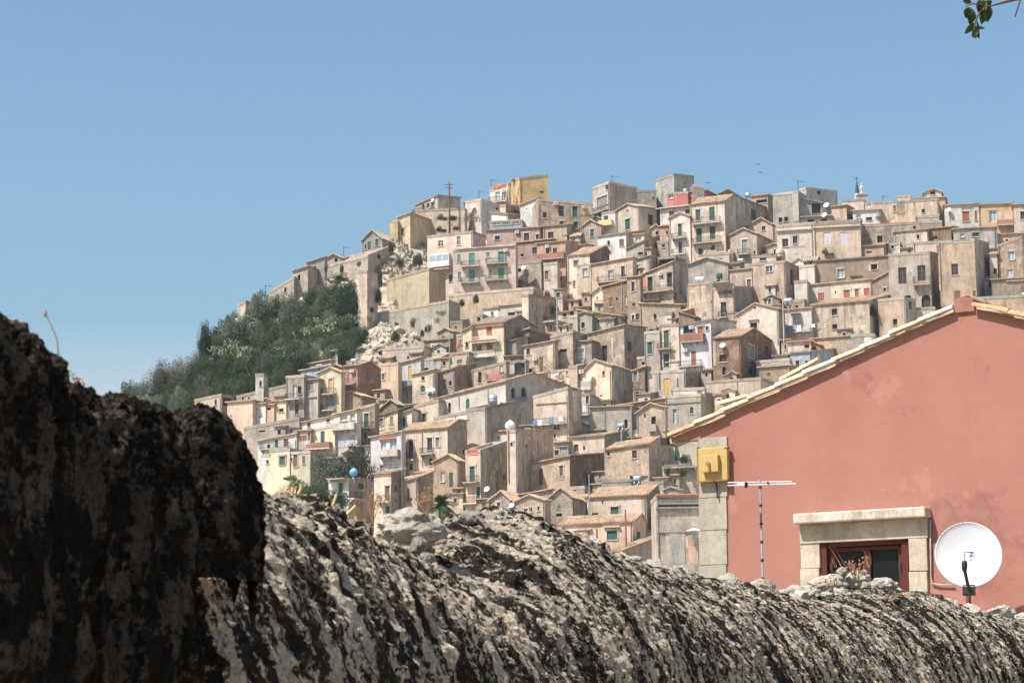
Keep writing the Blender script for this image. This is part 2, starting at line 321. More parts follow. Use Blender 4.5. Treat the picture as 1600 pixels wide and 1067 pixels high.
def balcony(root, O, d, n, u0, u1, zf, rail, sty, off):
    B = lambda m, a, b, c, e, k0, k1: m.box(O, d, n, Z, a, b, k0, k1, c - O.z, e - O.z)
    pr = .85; m = MB(off); B(m, u0, u1, zf - .16, zf, -.02, pr)
    k = max(2, int((u1 - u0)/1.1) + 1)
    for i in range(k):
        a = u0 + .1 + (u1 - u0 - .34)*i/(k - 1); m.hexa([O + d*x + n*y + Z*(z - O.z) for x, y, z in ((a, -.02, zf - .62), (a + .14, -.02, zf - .62), (a + .14, .08, zf - .62), (a, .08, zf - .62), (a, -.02, zf - .161), (a + .14, -.02, zf - .161), (a + .14, pr*.8, zf - .161), (a, pr*.8, zf - .161))])
    o = m.build('balcony', 'coping', root); h = max(.8, min(1.15, rail)); r = MB(off)
    if sty in 'iw':
        B(r, u0 + .02, u1 - .02, zf + h - .05, zf + h, pr - .07, pr - .02); B(r, u0 + .02, u0 + .06, zf + h - .05, zf + h, 0, pr - .075); B(r, u1 - .06, u1 - .02, zf + h - .05, zf + h, 0, pr - .075)
        B(r, u0 + .02, u1 - .02, zf + .08, zf + .12, pr - .065, pr - .025)
        c = int((u1 - u0)/.17)
        for i in range(c + 1):
            a = u0 + .02 + (u1 - u0 - .07)*i/max(1, c); B(r, a, a + .025, zf + .001, zf + h - .051, pr - .058, pr - .03)
        for sd in (u0 + .03, u1 - .055):
            for i in range(1, 5): B(r, sd, sd + .025, zf + .001, zf + h - .051, pr*i/5 - .02, pr*i/5)
    else:
        B(r, u0, u1, zf + .002, zf + h, pr - .1, pr); B(r, u0, u0 + .1, zf + .002, zf + h, 0, pr - .102); B(r, u1 - .1, u1, zf + .002, zf + h, 0, pr - .102)
    r.build('railing', {'i': 'iron', 'w': 'whitepaint', 's': 'coping', 'r': 'rust_wall', 'y': 'yellow', 'g': 'greyshut'}[sty], o)
def dish_mesh(P, aim, r, name, label, cat='satellite dish', mast=None):
    m = MB(P); aim = aim.normalized()
    m.lathe(P, aim, [(.02*r, -.26*r), (.5*r, -.2*r), (.85*r, -.06*r), (r, .02*r), (r*.97, .05*r), (.82*r, -.02*r), (.48*r, -.15*r), (.02*r, -.2*r)], 18)
    m.mi = 1; dn = (-Z + aim*Z.dot(aim)).normalized()
    m.tube([P + dn*r*.97 + aim*.0, P + dn*r*.55 + aim*r*.75], .05*r, 5); m.lathe(P + dn*r*.55 + aim*r*.72, aim, [(.0, -.1*r), (.1*r, -.1*r), (.12*r, .1*r), (0, .1*r)], 8)
    b = mast or (P - aim*r*.6 - Z*r*1.3)
    m.tube([b, V((b.x, b.y, P.z - r*.1)), P - aim*r*.22], .07*r, 6)
    o = m.build(name, ['plastic_white', 'steel'], loc=P, smooth=True); return tag(o, label, cat, 'satellite dishes on the hillside houses')
def tank_mesh(P, r, L, horiz, mat, label, ax=V((1, 0, 0))):
    m = MB(P)
    if horiz: prof = [(0, -L/2), (r*.6, -L/2 + .02), (r*.92, -L/2 + r*.25), (r, -L/2 + r*.4), (r*1.03, -.1), (r*1.03, .1), (r, L/2 - r*.4), (r*.92, L/2 - r*.25), (r*.6, L/2 - .02), (0, L/2)]; m.lathe(P + Z*(r + .3), ax, prof, 14)
    else: prof = [(0, .2), (r, .2), (r, .2 + L*.28), (r*1.04, .2 + L*.3), (r, .2 + L*.32), (r, .2 + L*.6), (r*1.04, .2 + L*.62), (r, .2 + L*.64), (r, .2 + L*.9), (r*.8, .2 + L), (r*.2, .2 + L*1.06), (0, .2 + L*1.06)]; m.lathe(P, Z, prof, 14)
    m.mi = 1; ay = Z.cross(ax)
    for sx in (-1, 1):
        if horiz: m.box(P + ax*(sx*L*.28), ax, ay, Z, -.06, .06, -r*.8, r*.8, -.02, .45)
        else: m.box(P, ax, ay, Z, sx*r*.6 - .08, sx*r*.6 + .08, -r*.7, r*.7, -.02, .2)
    o = m.build('water_tank', [mat, 'steel'], loc=P, smooth=True); return tag(o, label, 'water tank', 'water tanks on the hillside roofs')

def H(zone, geo, a, roof, mat, label, feats='', name='house', L1=None, L2=None, rm='tile', cat='house', over=.28, m2=None):
    ox, oy, sc = ZO[zone]; fx = lambda x: ox + x/sc; fy = lambda y: oy + y/sc
    g_ = [float(t) for t in geo.replace(',', ' ').split()]; xl, ytl, xm, ytm, xr, ytr, yb = (fx(g_[0]), fy(g_[1]), fx(g_[2]), fy(g_[3]), fx(g_[4]), fy(g_[5]), fy(g_[6]))
    if a is None:
        s_ = (ytm - ytl)/max(1, xm - xl) + .012
        if s_ < -1e-3: xv = xl + (HOR - ytl)/s_; a = math.degrees(math.atan((CX - xv)/FPX))
        else: a = 78
        a = max(64, min(80, a))
    ar = radians(a); d1 = V((-sin(ar), cos(ar), 0)); n1 = V((-cos(ar), -sin(ar), 0)); d2 = V((cos(ar), sin(ar), 0)); n2 = V((sin(ar), -cos(ar), 0))
    M = at(xm, yb, dep(xm, yb))
    if xm - xl > 2: l1 = max(1.2, min(34, (on_plane(xl, (ytl + yb)/2, M, n1) - M).dot(d1)))
    else: l1 = 7.0
    if xr - xm > 2: l2 = max(1.2, min(26, (on_plane(xr, (ytr + yb)/2, M, n2) - M).dot(d2)))
    else: l2 = 7.5
    vis2 = xr - xm > 2
    l1 = L1 or l1; l2 = L2 or l2
    zm = on_plane(xm, ytm, M, n1).z
    zl = on_plane(xl, ytl, M, n1).z if xm - xl > 2 else zm; zr = on_plane(xr, ytr, M, n2).z if vis2 else zm
    if abs(zl - zm) < .45: zl = zm
    if abs(zr - zm) < .45 or abs(zr - zm) > 6: zr = zm
    Lc, Rc = M + d1*l1, M + d2*l2; K = M + d1*l1 + d2*l2
    zb = min(terr(p.x, p.y) for p in (M, Lc)) - 1.5; zb = min(zb, M.z - 1.0)
    root = empty(name, V((M.x, M.y, M.z)), label, cat, 'houses stacked on the hillside' if cat == 'house' else None); off = M.copy(); root['wm'] = mat
    kind = roof.split(':')[0]; ap = None
    if ':' in roof:
        q = roof.split(':')[1].split('@'); yap = fy(float(q[0]))
        if kind == 'gl':
            ua = l1/2 if len(q) < 2 else (on_plane(fx(float(q[1])), yap, M, n1) - M).dot(d1); ap = (max(.3, min(l1 - .3, ua)), on_plane(proj(M + d1*ua)[0], yap, M, n1).z)
        else:
            ua = l2/2 if len(q) < 2 else (on_plane(fx(float(q[1])), yap, M, n2) - M).dot(d2); ap = (max(.3, min(l2 - .3, ua)), on_plane(proj(M + d2*ua)[0], yap, M, n2).z)
    elif kind == 'gl': ap = (l1/2, max(zl, zm) + l1*.18)
    elif kind == 'gr': ap = (l2/2, max(zr, zm) + l2*.18)
    zk = zl + zr - zm
    if kind == 'gl': zr = zm; zk = zl; t1 = [(0, zm), (ap[0], ap[1]), (l1, zl)]; t2 = [(0, zm), (l2, zm)]; t3 = [(0, zl), (l2, zl)]; t4 = t1
    elif kind == 'gr': t1 = [(0, zm), (l1, zl)]; t2 = [(0, zm), (ap[0], ap[1]), (l2, zr)]; dz = zl - zm; t3 = [(u, z + dz) for u, z in t2]; t4 = [(0, zr), (l1, zr + dz)]
    else: t1 = [(0, zm), (l1, zl)]; t2 = [(0, zm), (l2, zr)]; t3 = [(0, zl), (l2, zk)]; t4 = [(0, zr), (l1, zk)]
    holes1, holes2, wins, later = [], [], [], []
    for ft in [t.strip() for t in feats.split(';') if t.strip()]:
        txt = None
        if '|' in ft: ft, txt = [t.strip() for t in ft.split('|')]
        code, arg = ft.split(' ', 1); v = [float(t) for t in arg.split(',')]
        cx = v[0] if code[0] != 'b' else (v[0] + v[1])/2
        right = fx(cx) > xm and vis2
        O, d, n, Lf, top = (M, d2, n2, l2, t2) if right else (M, d1, n1, l1, t1)
        if code[0] == 'w':
            X, Y_, ww, hh = v; xa, xb = fx(X - ww/2), fx(X + ww/2); yc = fy(Y_)
            ua, ub = sorted(((on_plane(xa, yc, O, n) - O).dot(d), (on_plane(xb, yc, O, n) - O).dot(d))); z0 = on_plane(fx(X), fy(Y_ + hh/2), O, n).z; z1 = on_plane(fx(X), fy(Y_ - hh/2), O, n).z
            ua = max(.12, ua); ub = min(Lf - .12, ub); tp = min(lerpt(top, ua), lerpt(top, ub)); z1 = min(z1, tp - .12)
            if ub - ua < .2 or z1 - z0 < .2 or ub - ua > 9: continue
            WINPX.append((fx(X), fy(Y_), ww/sc, hh/sc, yb)); hs = holes2 if right else holes1
            if any(ua < q[1] + .02 and ub > q[0] - .02 and z0 < q[3] + .02 and z1 > q[2] - .02 for q in hs): continue
            hs.append((ua, ub, z0, z1)); wins.append((O, d, n, ua, ub, z0, z1, code[1:]))
        elif code[0] == 'b':
            ua, ub = sorted(((on_plane(fx(v[0]), fy(v[2]), O, n) - O).dot(d), (on_plane(fx(v[1]), fy(v[2]), O, n) - O).dot(d))); zf = on_plane(fx(cx), fy(v[2]), O, n).z
            ua = max(0.02, ua); ub = min(Lf + .2, ub)
            WINPX.append((fx(cx), fy(v[2]) - 3, abs(v[1] - v[0])/sc, 9, yb))
            if ub - ua > .5: later.append(('b', O, d, n, ua, ub, zf, (v[3] if len(v) > 3 else 40)/sc*O.y/FPX, code[1:] or 'i'))
        else:
            if code[0] in 'dlk': WINPX.append((fx(v[0]), fy(v[1]), 12, 9, yb))
            later.append((code[0], O, d, n, on_plane(fx(v[0]), fy(v[1]), O, n), v, txt, code))
    rw_ = random.Random(int(xm*31 + yb*17))
    if cat == 'house' and name != 'church':
        for O, d, n, Lf, top, hs, vis in ((M, d1, n1, l1, t1, holes1, xm - xl > 8), (M, d2, n2, l2, t2, holes2, vis2 and xr - xm > 14)):
            if not vis: continue
            tz = min(z for _, z in top); lo = max(M.z, tz - 7.5); want = int(Lf*(tz - lo)/(20 if hs is holes1 else 34)) - len(hs)
            for _ in range(max(0, min(3, want))*4):
                if want <= 0 or Lf < 1.6: break
                w_, h_ = rw_.uniform(.42, .85), rw_.uniform(.55, 1.15); ua = rw_.uniform(.4, max(.41, Lf - .4 - w_)); z1 = tz - rw_.uniform(.6, max(.61, tz - lo - 1.0)); z0 = z1 - h_
                if z0 < lo or any(ua < q[1] + .5 and ua + w_ > q[0] - .5 and z0 < q[3] + .5 and z1 > q[2] - .5 for q in hs): continue
                hs.append((ua, ua + w_, z0, z1)); wins.append((O, d, n, ua, ua + w_, z0, z1, rw_.choice(['k', 'd', 'b', 's', 'k', 'd']))); want -= 1
            if Lf > 3 and rw_.random() < .55:
                u_ = rw_.choice([.18, Lf - .18]); q = MB(off); q.tube([O + d*u_ + n*.09 + Z*(tz - .1 - O.z), O + d*u_ + n*.09 + Z*(lo - O.z)], .05, 6); q.build('drainpipe', rw_.choice(['zinc', 'rustiron', 'greyshut']), root)
    m = MB(off)
    face_mesh(m, M, d1, l1, n1, zb, t1, [], holes1)
    if m2 is None and vis2 and xr - xm > 9 and mat in ('tan', 'cream', 'beige', 'lemon', 'orange', 'lilac', 'white', 'concrete', 'grey', 'stained', 'patch') and cat == 'house' and a > 40: m2 = ('sidegrey', 'sidegrey', 'sidebrown', 'stained', mat)[int(xm*7 + ytm*3) % 5]  # default cement tone; also puts shade into the colour of sides turned from sun
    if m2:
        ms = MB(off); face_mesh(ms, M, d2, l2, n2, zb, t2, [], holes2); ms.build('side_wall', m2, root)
    else: face_mesh(m, M, d2, l2, n2, zb, t2, [], holes2)
    face_mesh(m, Lc, d2, l2, -n2 if False else d1, zb, t3, [], []); face_mesh(m, Rc, d1, l1, d2, zb, t4, [], [])
    m.build('wall', mat, root)
    for wv in wins: window(root, *wv, off)
    pt = lambda u1_, u2_, z: V((M.x + d1.x*u1_ + d2.x*u2_, M.y + d1.y*u1_ + d2.y*u2_, z)); e = over
    r = MB(off)
    if kind == 'f':
        t = .22; lift = .02
        zc = lambda u1_, u2_: zm + (zl - zm)*u1_/l1 + (zr - zm)*u2_/l2
        r.face(pt(t, t, zc(t, t) - .35), pt(t, l2 - t, zc(t, l2 - t) - .35), pt(l1 - t, l2 - t, zc(l1 - t, l2 - t) - .35), pt(l1 - t, t, zc(l1 - t, t) - .35)); r.build('roof', 'deck', root)
        cp = MB(off); o_ = .05
        for (a0, b0, a1, b1) in ((-o_, -o_, l1 + o_, t), (-o_, l2 - t, l1 + o_, l2 + o_), (-o_, t, t, l2 - t), (l1 - t, t, l1 + o_, l2 - t)):
            cp.hexa([pt(x, y, zc(x, y) - hh) for hh in (.38, -.06) for x, y in ((a0, b0), (a1, b0), (a1, b1), (a0, b1))])
        cp.build('coping', 'deck', root)
    elif kind == 's':
        zc = lambda u1_, u2_: zm + (zl - zm)*u1_/l1 + (zr - zm)*u2_/l2 + .13
        cs = [pt(x, y, zc(x, y)) for x, y in ((-e, -e), (l1 + e, -e), (l1 + e, l2 + e), (-e, l2 + e))]
        if abs(zl - zm) > abs(zr - zm): cs = cs[1:] + cs[:1]
        tiled(r, *cs); r.build('roof', rm, root)
    elif kind in ('gl', 'gr'):
        ua, za = ap; za += .12
        if kind == 'gl':
            sl_, sr_ = (za - zl - .12)/max(.3, l1 - ua), (za - zm - .12)/max(.3, ua)
            tiled(r, pt(l1 + e, -e, zl + .12 - sl_*e), pt(l1 + e, l2, zl + .12 - sl_*e), pt(ua, l2, za), pt(ua, -e, za))
            tiled(r, pt(-e, -e, zm + .12 - sr_*e), pt(-e, l2, zm + .12 - sr_*e), pt(ua, l2, za), pt(ua, -e, za))
        else:
            dz = zl - zm; sf, sb = (za - zm - .12)/max(.3, ua), (za - zr - .12)/max(.3, l2 - ua)
            tiled(r, pt(-e, -e, zm + .12 - sf*e), pt(l1, -e, zm + .12 - sf*e + dz), pt(l1, ua, za + dz), pt(-e, ua, za))
            tiled(r, pt(-e, l2 + e, zr + .12 - sb*e), pt(l1, l2 + e, zr + .12 - sb*e + dz), pt(l1, ua, za + dz), pt(-e, ua, za))
        r.build('roof', rm, root)
    for it in later:
        if it[0] == 'b': balcony(root, *it[1:9], off); continue
        c, O, d, n, P, v, txt, code = it
        if c == 'c':
            q = MB(off); q.box(P, d, n, Z, -.36, .36, .1, .38, -.25, .25); q.mi = 1; q.lathe(P + n*.381 - d*.1, n, [(0, 0.002), (.18, 0.002), (.2, -.01)], 12); q.box(P, d, n, Z, -.3, -.26, .0, .4, -.36, -.301); q.box(P, d, n, Z, .26, .3, .0, .4, -.36, -.301); q.build('air_conditioner', ['acwhite', 'greyshut'], root)
        elif c == 'p':
            P2 = on_plane(fx(v[0]), fy(v[2]), O, n); q = MB(off); q.tube([P + n*.1, V((P.x, P.y, P2.z)) + n*.1], .06, 6); q.build('drainpipe', 'zinc' if code == 'p' else 'rustiron', root)
        elif c == 'd':
            rr = v[2]/sc*P.y/FPX; dish_mesh(P + n*(rr*.9 + .1), V((-.45, -.75, .5)), rr, 'satellite_dish', txt, mast=P + n*.02 - Z*rr*.5)
        elif c == 'l':
            clothes(P + n*.95, d, v[2]/sc*P.y/FPX, txt, code)
        elif c == 'h':                                   # thin canopy slab / cornice
            ww = v[2]/sc*P.y/FPX; q = MB(off); q.box(P, d, n, Z, -ww/2, ww/2, -.02, .35 if len(v) < 4 else v[3], -.07, .07); q.build('cornice', {'h': 'coping', 'hr': 'redband', 'ht': 'tile', 'hg': 'greyshut'}[code], root)
        elif c == 'q':                                   # colour panel (painted render patch), slightly proud
            w2, h2 = v[2]/sc*P.y/FPX/2, v[3]/sc*P.y/FPX/2; q = MB(off); q.box(P, d, n, Z, -w2, w2, -.02, .05, -h2, h2); q.build('panel', {'q': 'redband', 'qw': 'white', 'qg': 'grey', 'qb': 'brick', 'qo': 'orange', 'ql': 'lilac', 'qs': 'stone', 'qc':'coping'}[code], root)
        elif c == 'k':                                   # boxed bay on the wall
            w2, h2 = v[2]/sc*P.y/FPX/2, v[3]/sc*P.y/FPX/2; q = MB(off); q.box(P, d, n, Z, -w2, w2, -.02, .8, -h2, h2); o = q.build('bay', 'white', root)
            q = MB(off)
            for i in range(3): q.box(P, d, n, Z, -w2 + .1 + i*2*w2/3, -w2 - .05 + (i + 1)*2*w2/3, .79, .83, -h2*.1, h2*.8)
            q.build('window', 'paleglass', o)
    RECT.append((xl, max(xm, xr), min(ytl, ytm), yb)); HOUSES.append((root, M, d1, d2, l1, l2, zm)); return root
def clothes(P, d, ww, txt, code):
    root = empty('washing_line', P, txt, 'laundry', 'washing lines on the balconies'); m = MB(P); m.tube([P - d*ww/2, P + d*ww/2], .02, 5); m.build('line', 'steel', root)
    k = max(2, int(ww/.7)); mats = {'l': ['whitepaint', 'bluecloth', 'whitepaint', 'iron'], 'lp': ['pinkcloth', 'pinkcloth', 'whitepaint'], 'lb': ['black', 'black', 'whitepaint', 'black'], 'lm': ['whitepaint', 'lilac', 'bluecloth']}[code]
    for i in range(k):
        if rng.random() < .12: continue
        x = -ww/2 + ww*(i + .5)/k; hw = min(.38, ww/k*.42); h = rng.uniform(.5, 1.1) if code != 'lb' else rng.uniform(1.1, 1.9); q = MB(P); nn = d.cross(Z)
        for a in range(4):
            u0, u1 = x - hw + 2*hw*a/4, x - hw + 2*hw*(a + 1)/4; w0, w1 = .06*sin(a*2.1 + i), .06*sin((a + 1)*2.1 + i)
            q.hexa([P + d*u + nn*(w_ + t) + Z*z for z, k2 in ((-h, 1), (0.02, 0)) for u, w_, t in ((u0, w0*k2, -.015), (u1, w1*k2, -.015), (u1, w1*k2, .015), (u0, w0*k2, .015))])
        q.build('garment', mats[i % len(mats)], root)
# ------------------------------------------------------------------ the houses of the hill: corners traced left, near, right, base
# --- A: top left of the town
H('A', '30,690 200,655 330,640 775', 66, 'gl:588@115', 'grey', 'grey stone gabled house at the cliff edge, leftmost on the upper rock', 'wg 90,715,24,70; wg 155,687,26,56; wk 57,722,12,45', rm='greytile')
H('A', '262,492 328,500 340,505 665', None, 'f', 'yellow', 'small bright yellow house wedged behind the cliff edge', 'wb 274,520,8,40')
H('A', '328,482 432,445 440,450 655', None, 's', 'lemon', 'pale yellow house with sloping roof and green door above the cliff', 'wg 369,600,20,62')
H('A', '475,372 670,298 850,308 450', 29, 's', 'tan', 'low tan house beside the pole on the cliff top', 'wk 540,392,20,48; wk 580,385,18,50; wk 617,375,20,45; d 632,332,12|small white dish on the cliff-top house by the pole; bi 480,640,425,25', rm='greytile')
H('A', '475,402 885,398 890,400 480', 80, 'f', 'beige', 'low terrace wall with a row of dark slots on the cliff top', 'wk 622,408,28,12; wk 697,408,28,12; wk 770,408,28,12; wk 835,408,28,12; wk 900,408,24,12', name='terrace_wall', L2=2.5, cat='wall')
H('A', '878,348 1025,325 1190,372 480', 28, 'f', 'cream', 'cream flat-roofed house with a brown arched window near the pole', 'wB 965,420,44,44; wk 1155,408,18,20')
H('A', '1188,362 1228,372 1372,385 480', 60, 'f', 'cream', 'cream cottage with one wide slot window below the yellow tower', 'wd 1310,433,44,26')
H('A', '1350,378 1500,318 1510,322 520', None, 's', 'white', 'whitewashed wall-like house with rising roof edge right of the yellow tower', 'wk 1400,408,10,14')
H('A', '1095,255 1250,195 1262,195 375', None, 'f', 'white', 'white balcony wing with red-brown top on the left of the yellow tower', 'q 1175,222,135,40; wp 1160,300,36,70; wp 1210,300,30,60; c 1212,258; bi 1100,1245,350,40')
H('A', '1248,180 1345,145 1580,122 390', 10, 'f', 'yellow', 'tall yellow tower house, highest point of the skyline', 'wk 1528,268,34,15; h 1300,165,90,.6', name='tower_house')
H('A', '1110,440 1245,452 1510,480 545', 62, 's', 'white', 'long low white house with small brown windows under the yellow tower', 'wb 1425,520,30,34; wb 1475,528,20,24')
H('A', '1090,512 1365,498 1372,505 560', None, 'f', 'bluegrey', 'grey glazed shed with corrugated roof below the white low house', 'wp 1150,530,60,24; wp 1230,525,70,26; wp 1310,520,60,26')
H('A', '1070,592 1520,562 1530,566 690', None, 's', 'pinkbrown', 'red-brown brick house with overhanging roof above the peach apartment block', 'wd 1158,650,42,34; wd 1402,640,44,62; wd 1492,640,24,40; c 1325,602; hg 1370,690,110', rm='greytile')
H('A', '575,635 955,592 1062,642 980', None, 'f', 'peach', 'peach upper block of the apartment house with a glazed veranda', 'we 685,695,42,50; we 835,672,30,72; k 690,840,185,110; h 690,915,200,1.0; wd 770,985,30,60; wk 640,1000,60,90')
H('A', '790,757 1315,692 1330,700 1180', 76, 'f', 'peach', 'peach apartment house with teal shutters and four balconies', 'wt 838,820,26,64; wt 945,825,50,100; wt 1080,790,26,40; wt 1190,815,46,100; wt 842,965,26,64; wt 945,965,50,96; wt 1095,940,22,50; wt 1190,950,46,100; bi 862,1012,885,38; bi 1068,1238,862,38; bi 858,1014,1022,38; bi 1065,1248,1000,38; wd 843,1118,36,26; wd 945,1115,40,20; h 1050,728,520,.25; c 1230,755', name='apartment_house')
H('A', '1315,708 1620,660 1640,668 850', None, 's', 'pinkbrown', 'terracotta house with two small windows right of the peach apartments', 'wd 1468,757,36,56; wk 1365,795,24,26; c 1575,725; wd 1578,765,26,50; br 1512,1620,818,40')
H('A', '1248,872 1525,838 1545,850 1090', None, 'f', 'patch', 'ruinous beige house with a dish and balcony right of the peach apartments', 'wd 1330,925,52,40; bs 1268,1392,1000,60; d 1386,900,22|white dish on the ruinous house beside the peach apartments; wk 1330,1050,20,20; wk 1190,1060,40,20')
H('A', '1545,868 1660,850 1680,860 1100', None, 'f', 'tan', 'narrow tan wall with a tall brown window beside the ruinous dish house', 'wb 1570,960,30,72')
# --- retaining walls and tower on the left
H('O', '1065,252 1140,228 1228,238 720', None, 'f', 'beige', 'tall slim stone buttress tower left of the ochre retaining wall', 'wk 1182,557,36,44', name='buttress_tower', cat='tower')
H('E', '235,88 590,-5 596,-5 300', None, 'f', 'ochrewall', 'ochre concrete retaining wall streaked with rust beneath the peach apartments', 'qc 395,215,14,80', name='retaining_wall', L2=6, cat='retaining wall')
H('E', '130,372 755,262 765,262 480', None, 'f', 'palestone', 'long pale stone retaining wall under the ochre wall', '', name='retaining_wall', L2=4, cat='retaining wall')
H('E', '755,215 1462,152 1470,160 400', None, 'f', 'palestone', 'pale stone terrace wall with two hanging bushes below the peach apartments', '', name='retaining_wall', L2=4, cat='retaining wall')
H('O', '300,418 528,278 540,280 470', 72, 'f', 'grey', 'stepped ruined wall at the left end of the ridge, lowest step', 'wk 458,390,18,46', name='ruined_wall', cat='ruin', L2=5)
H('O', '522,235 645,195 650,198 440', 72, 's', 'beige', 'stepped ruined house on the ridge, middle step with one dark window', 'wk 572,288,20,50', name='ruined_house', cat='ruin', rm='greytile')
H('O', '640,165 785,118 800,120 345', 72, 's', 'grey', 'stepped ruined house on the ridge, highest step', 'wk 705,220,22,56', name='ruined_house', cat='ruin', rm='greytile')
H('O', '785,140 940,125 955,130 215', 76, 'gl:92@860', 'tan', 'small tan gabled house on the ridge above the fortress wall', 'wk 880,140,24,34')
H('O', '790,188 1145,100 1330,25 290', None, 'f', 'palestone', 'pale fortress wall climbing the ridge left of the cliff', 'wk 1240,110,34,40', name='fortress_wall', cat='wall', L2=8)
H('O', '60,512 125,478 150,485 620', 70, 'f', 'tan', 'broken tan wall stub behind the trees at the far left ridge', '', name='ruined_wall', cat='ruin', L2=3)
H('O', '808,918 893,898 1002,905 975', None, 's', 'tan', 'tiny hut with a dark opening at the foot of the wooded slope', 'wk 845,930,60,32', rm='greytile')
H('O', '480,1040 835,975 850,980 1075', None, 's', 'lilac', 'low bluish house under the wooded slope with a pale roof', 'wd 740,1040,26,36', rm='tile')
# --- B: middle top
H('B', '5,325 462,362 464,362 600', 97, 'f', 'patch', 'beige house with two tall dark windows and orange patch left of the grey tower', 'wd 197,425,44,88; wg 312,432,42,90; wk 60,460,30,44; c 150,366; c 386,395; qo 410,420,90,80; wd 200,530,36,40; wg 318,545,36,60')
H('B', '458,238 602,178 832,232 480', 30, 'f', 'concrete', 'square grey tower house with a recessed balcony, left of the ruined block', 'wd 577,230,20,40; ws 540,345,88,80; bi 480,596,432,40', name='tower_house')
H('B', '825,262 992,250 994,250 385', 88, 'f', 'grey', 'low grey wall house joining the square tower and the ruined block', 'wk 965,317,14,18')
H('B', '985,152 1140,112 1305,130 360', 30, 'f', 'grey', 'big windowless ruined grey block on the skyline', 'qg 1050,215,100,10', name='ruined_block', cat='ruin')
H('B', '1298,205 1392,225 1394,225 370', 92, 'f', 'grey', 'stepped remnant on the right of the ruined skyline block', '', name='ruined_block', cat='ruin')
H('B', '1075,285 1160,270 1165,275 360', None, 'f', 'redpink', 'pink-red rooftop hut with a white framed window', 'wp 1112,305,40,36')
H('B', '1158,272 1255,265 1265,270 365', None, 'f', 'redpink', 'plain pink-red rooftop hut carrying a grey tank', '')
H('B', '1255,285 1405,255 1415,262 365', None, 's', 'redpink', 'pink-red rooftop hut with small black openings', 'wk 1277,315,14,18; wk 1352,305,22,24', rm='greytile')
H('B', '1022,402 1290,370 1300,372 640', None, 'f', 'cream', 'cream house with flat cornice under the pink-red huts', 'wb 1117,462,44,70; wd 1250,430,40,36; h 1140,395,330,.5')
H('B', '1275,388 1570,342 1938,415 850', None, 'gr:300@1620', 'beige', 'four-storey balcony house with hipped tile roof and dark green shutters', 'wg 1337,460,36,90; wg 1453,447,46,112; wg 1347,628,46,112; wg 1457,605,46,112; wg 1357,765,36,60; wg 1460,740,36,60; bi 1298,1532,528,44; bi 1298,1532,690,44; wg 1800,460,40,90; c 1440,715; ql 1375,440,36,70', name='apartment_house')
H('B', '1100,500 1278,468 1300,470 830', None, 'gl:440@1185', 'white', 'slim white gabled house with two green doors beside the balcony house', 'wg+ 1187,583,32,100; wd 1190,735,30,100; bi 1128,1242,652,40; bi 1128,1242,785,34')
H('B', '665,422 845,385 995,400 625', 31, 'gl:366@755', 'cream', 'cream gabled house with a dark green door facing left, mid skyline', 'wg+ 752,537,42,90; wk+ 943,500,44,84; wk 750,425,14,14')
H('B', '535,440 650,425 668,425 640', None, 'f', 'white', 'narrow white house with a yellow balcony beside the cream gable', 'wg 570,495,36,60; by 528,632,545,36')
H('B', '370,560 530,540 545,545 700', None, 'gl:500@440', 'stone', 'small stone gabled cottage with a green window under the tall dark windows', 'wg 455,610,30,64; wk 375,655,14,30')
H('B', '48,555 245,540 312,548 700', None, 's', 'tan', 'tan house with a white framed square window under a tile roof edge', 'wd+ 110,628,46,54')
H('B', '-5,700 238,676 345,690 1050', None, 's', 'pinkbrown', 'pinkish house with a brown solid balcony across its front', 'wd 85,765,30,60; wd 145,765,32,64; br 15,238,825,44; c 85,722; wb 75,960,30,74; wb 185,970,36,74; wb 240,970,24,74; q 125,900,10,4; p 232,690,880')
H('B', '250,808 440,782 600,772 1130', None, 'gr:722@560', 'cream', 'cream house with orange tiled roof and two small windows, centre of the upper town', 'wb+ 318,860,28,40; wb 305,1030,20,50; wd 397,880,20,30')
H('B', '330,880 448,868 530,875 1200', None, 'f', 'palestone', 'pale brick-faced tower wall with a bluish window', 'wp+ 397,935,44,64')
H('B', '425,800 525,790 600,790 1000', None, 's', 'beige', 'small beige house with a white-shuttered window below the orange roof', 'wd 457,828,44,54; ql 490,828,18,54')
H('B', '450,875 800,812 830,815 1240', None, 's', 'beige', 'long beige house with tall windows and a wide iron balcony, centre', 'wp 608,955,36,72; wd 712,930,30,90; bi 508,745,1012,44; wb 585,935,10,60', rm='tile')
H('B', '500,645 740,608 890,590 760', 58, 's', 'white', 'low white cottage with a tiny window under a thin tile roof', 'wk 592,692,22,40; wb 700,690,40,60')
H('B', '725,640 890,618 900,620 740', None, 's', 'cream', 'small cream shed with grey shutter under a tile lip beside the low white cottage', 'wp 838,660,50,50; wb 760,680,20,40')
H('B', '745,742 890,676 1055,628 840', 60, 's', 'grey', 'grey shed-roofed house with dark sloping roof edge', 'wk 860,780,50,24', rm='greytile')
H('B', '1020,560 1095,548 1110,550 760', None, 's', 'pinkbrown', 'small reddish house between the grey shed roof and the slim white gable', 'wk 1080,605,20,30')
H('B', '1005,830 1150,800 1160,810 920', None, 'f', 'darkstone', 'roofless dark ruin with a black opening near the grey house', 'wk 1075,860,125,60', name='ruined_house', cat='ruin')
H('B', '790,840 940,800 1000,830 950', None, 's', 'patch', 'ruined low house with broken tile roof left of the roofless ruin', 'wk 870,795,60,18; wd 830,900,22,50; wk 720,830,18,14')
H('B', '760,935 860,905 880,910 1150', None, 's', 'stone', 'narrow stone wall house with a dark window below the broken roof', 'wd 830,945,24,60; wp 795,1040,24,50')
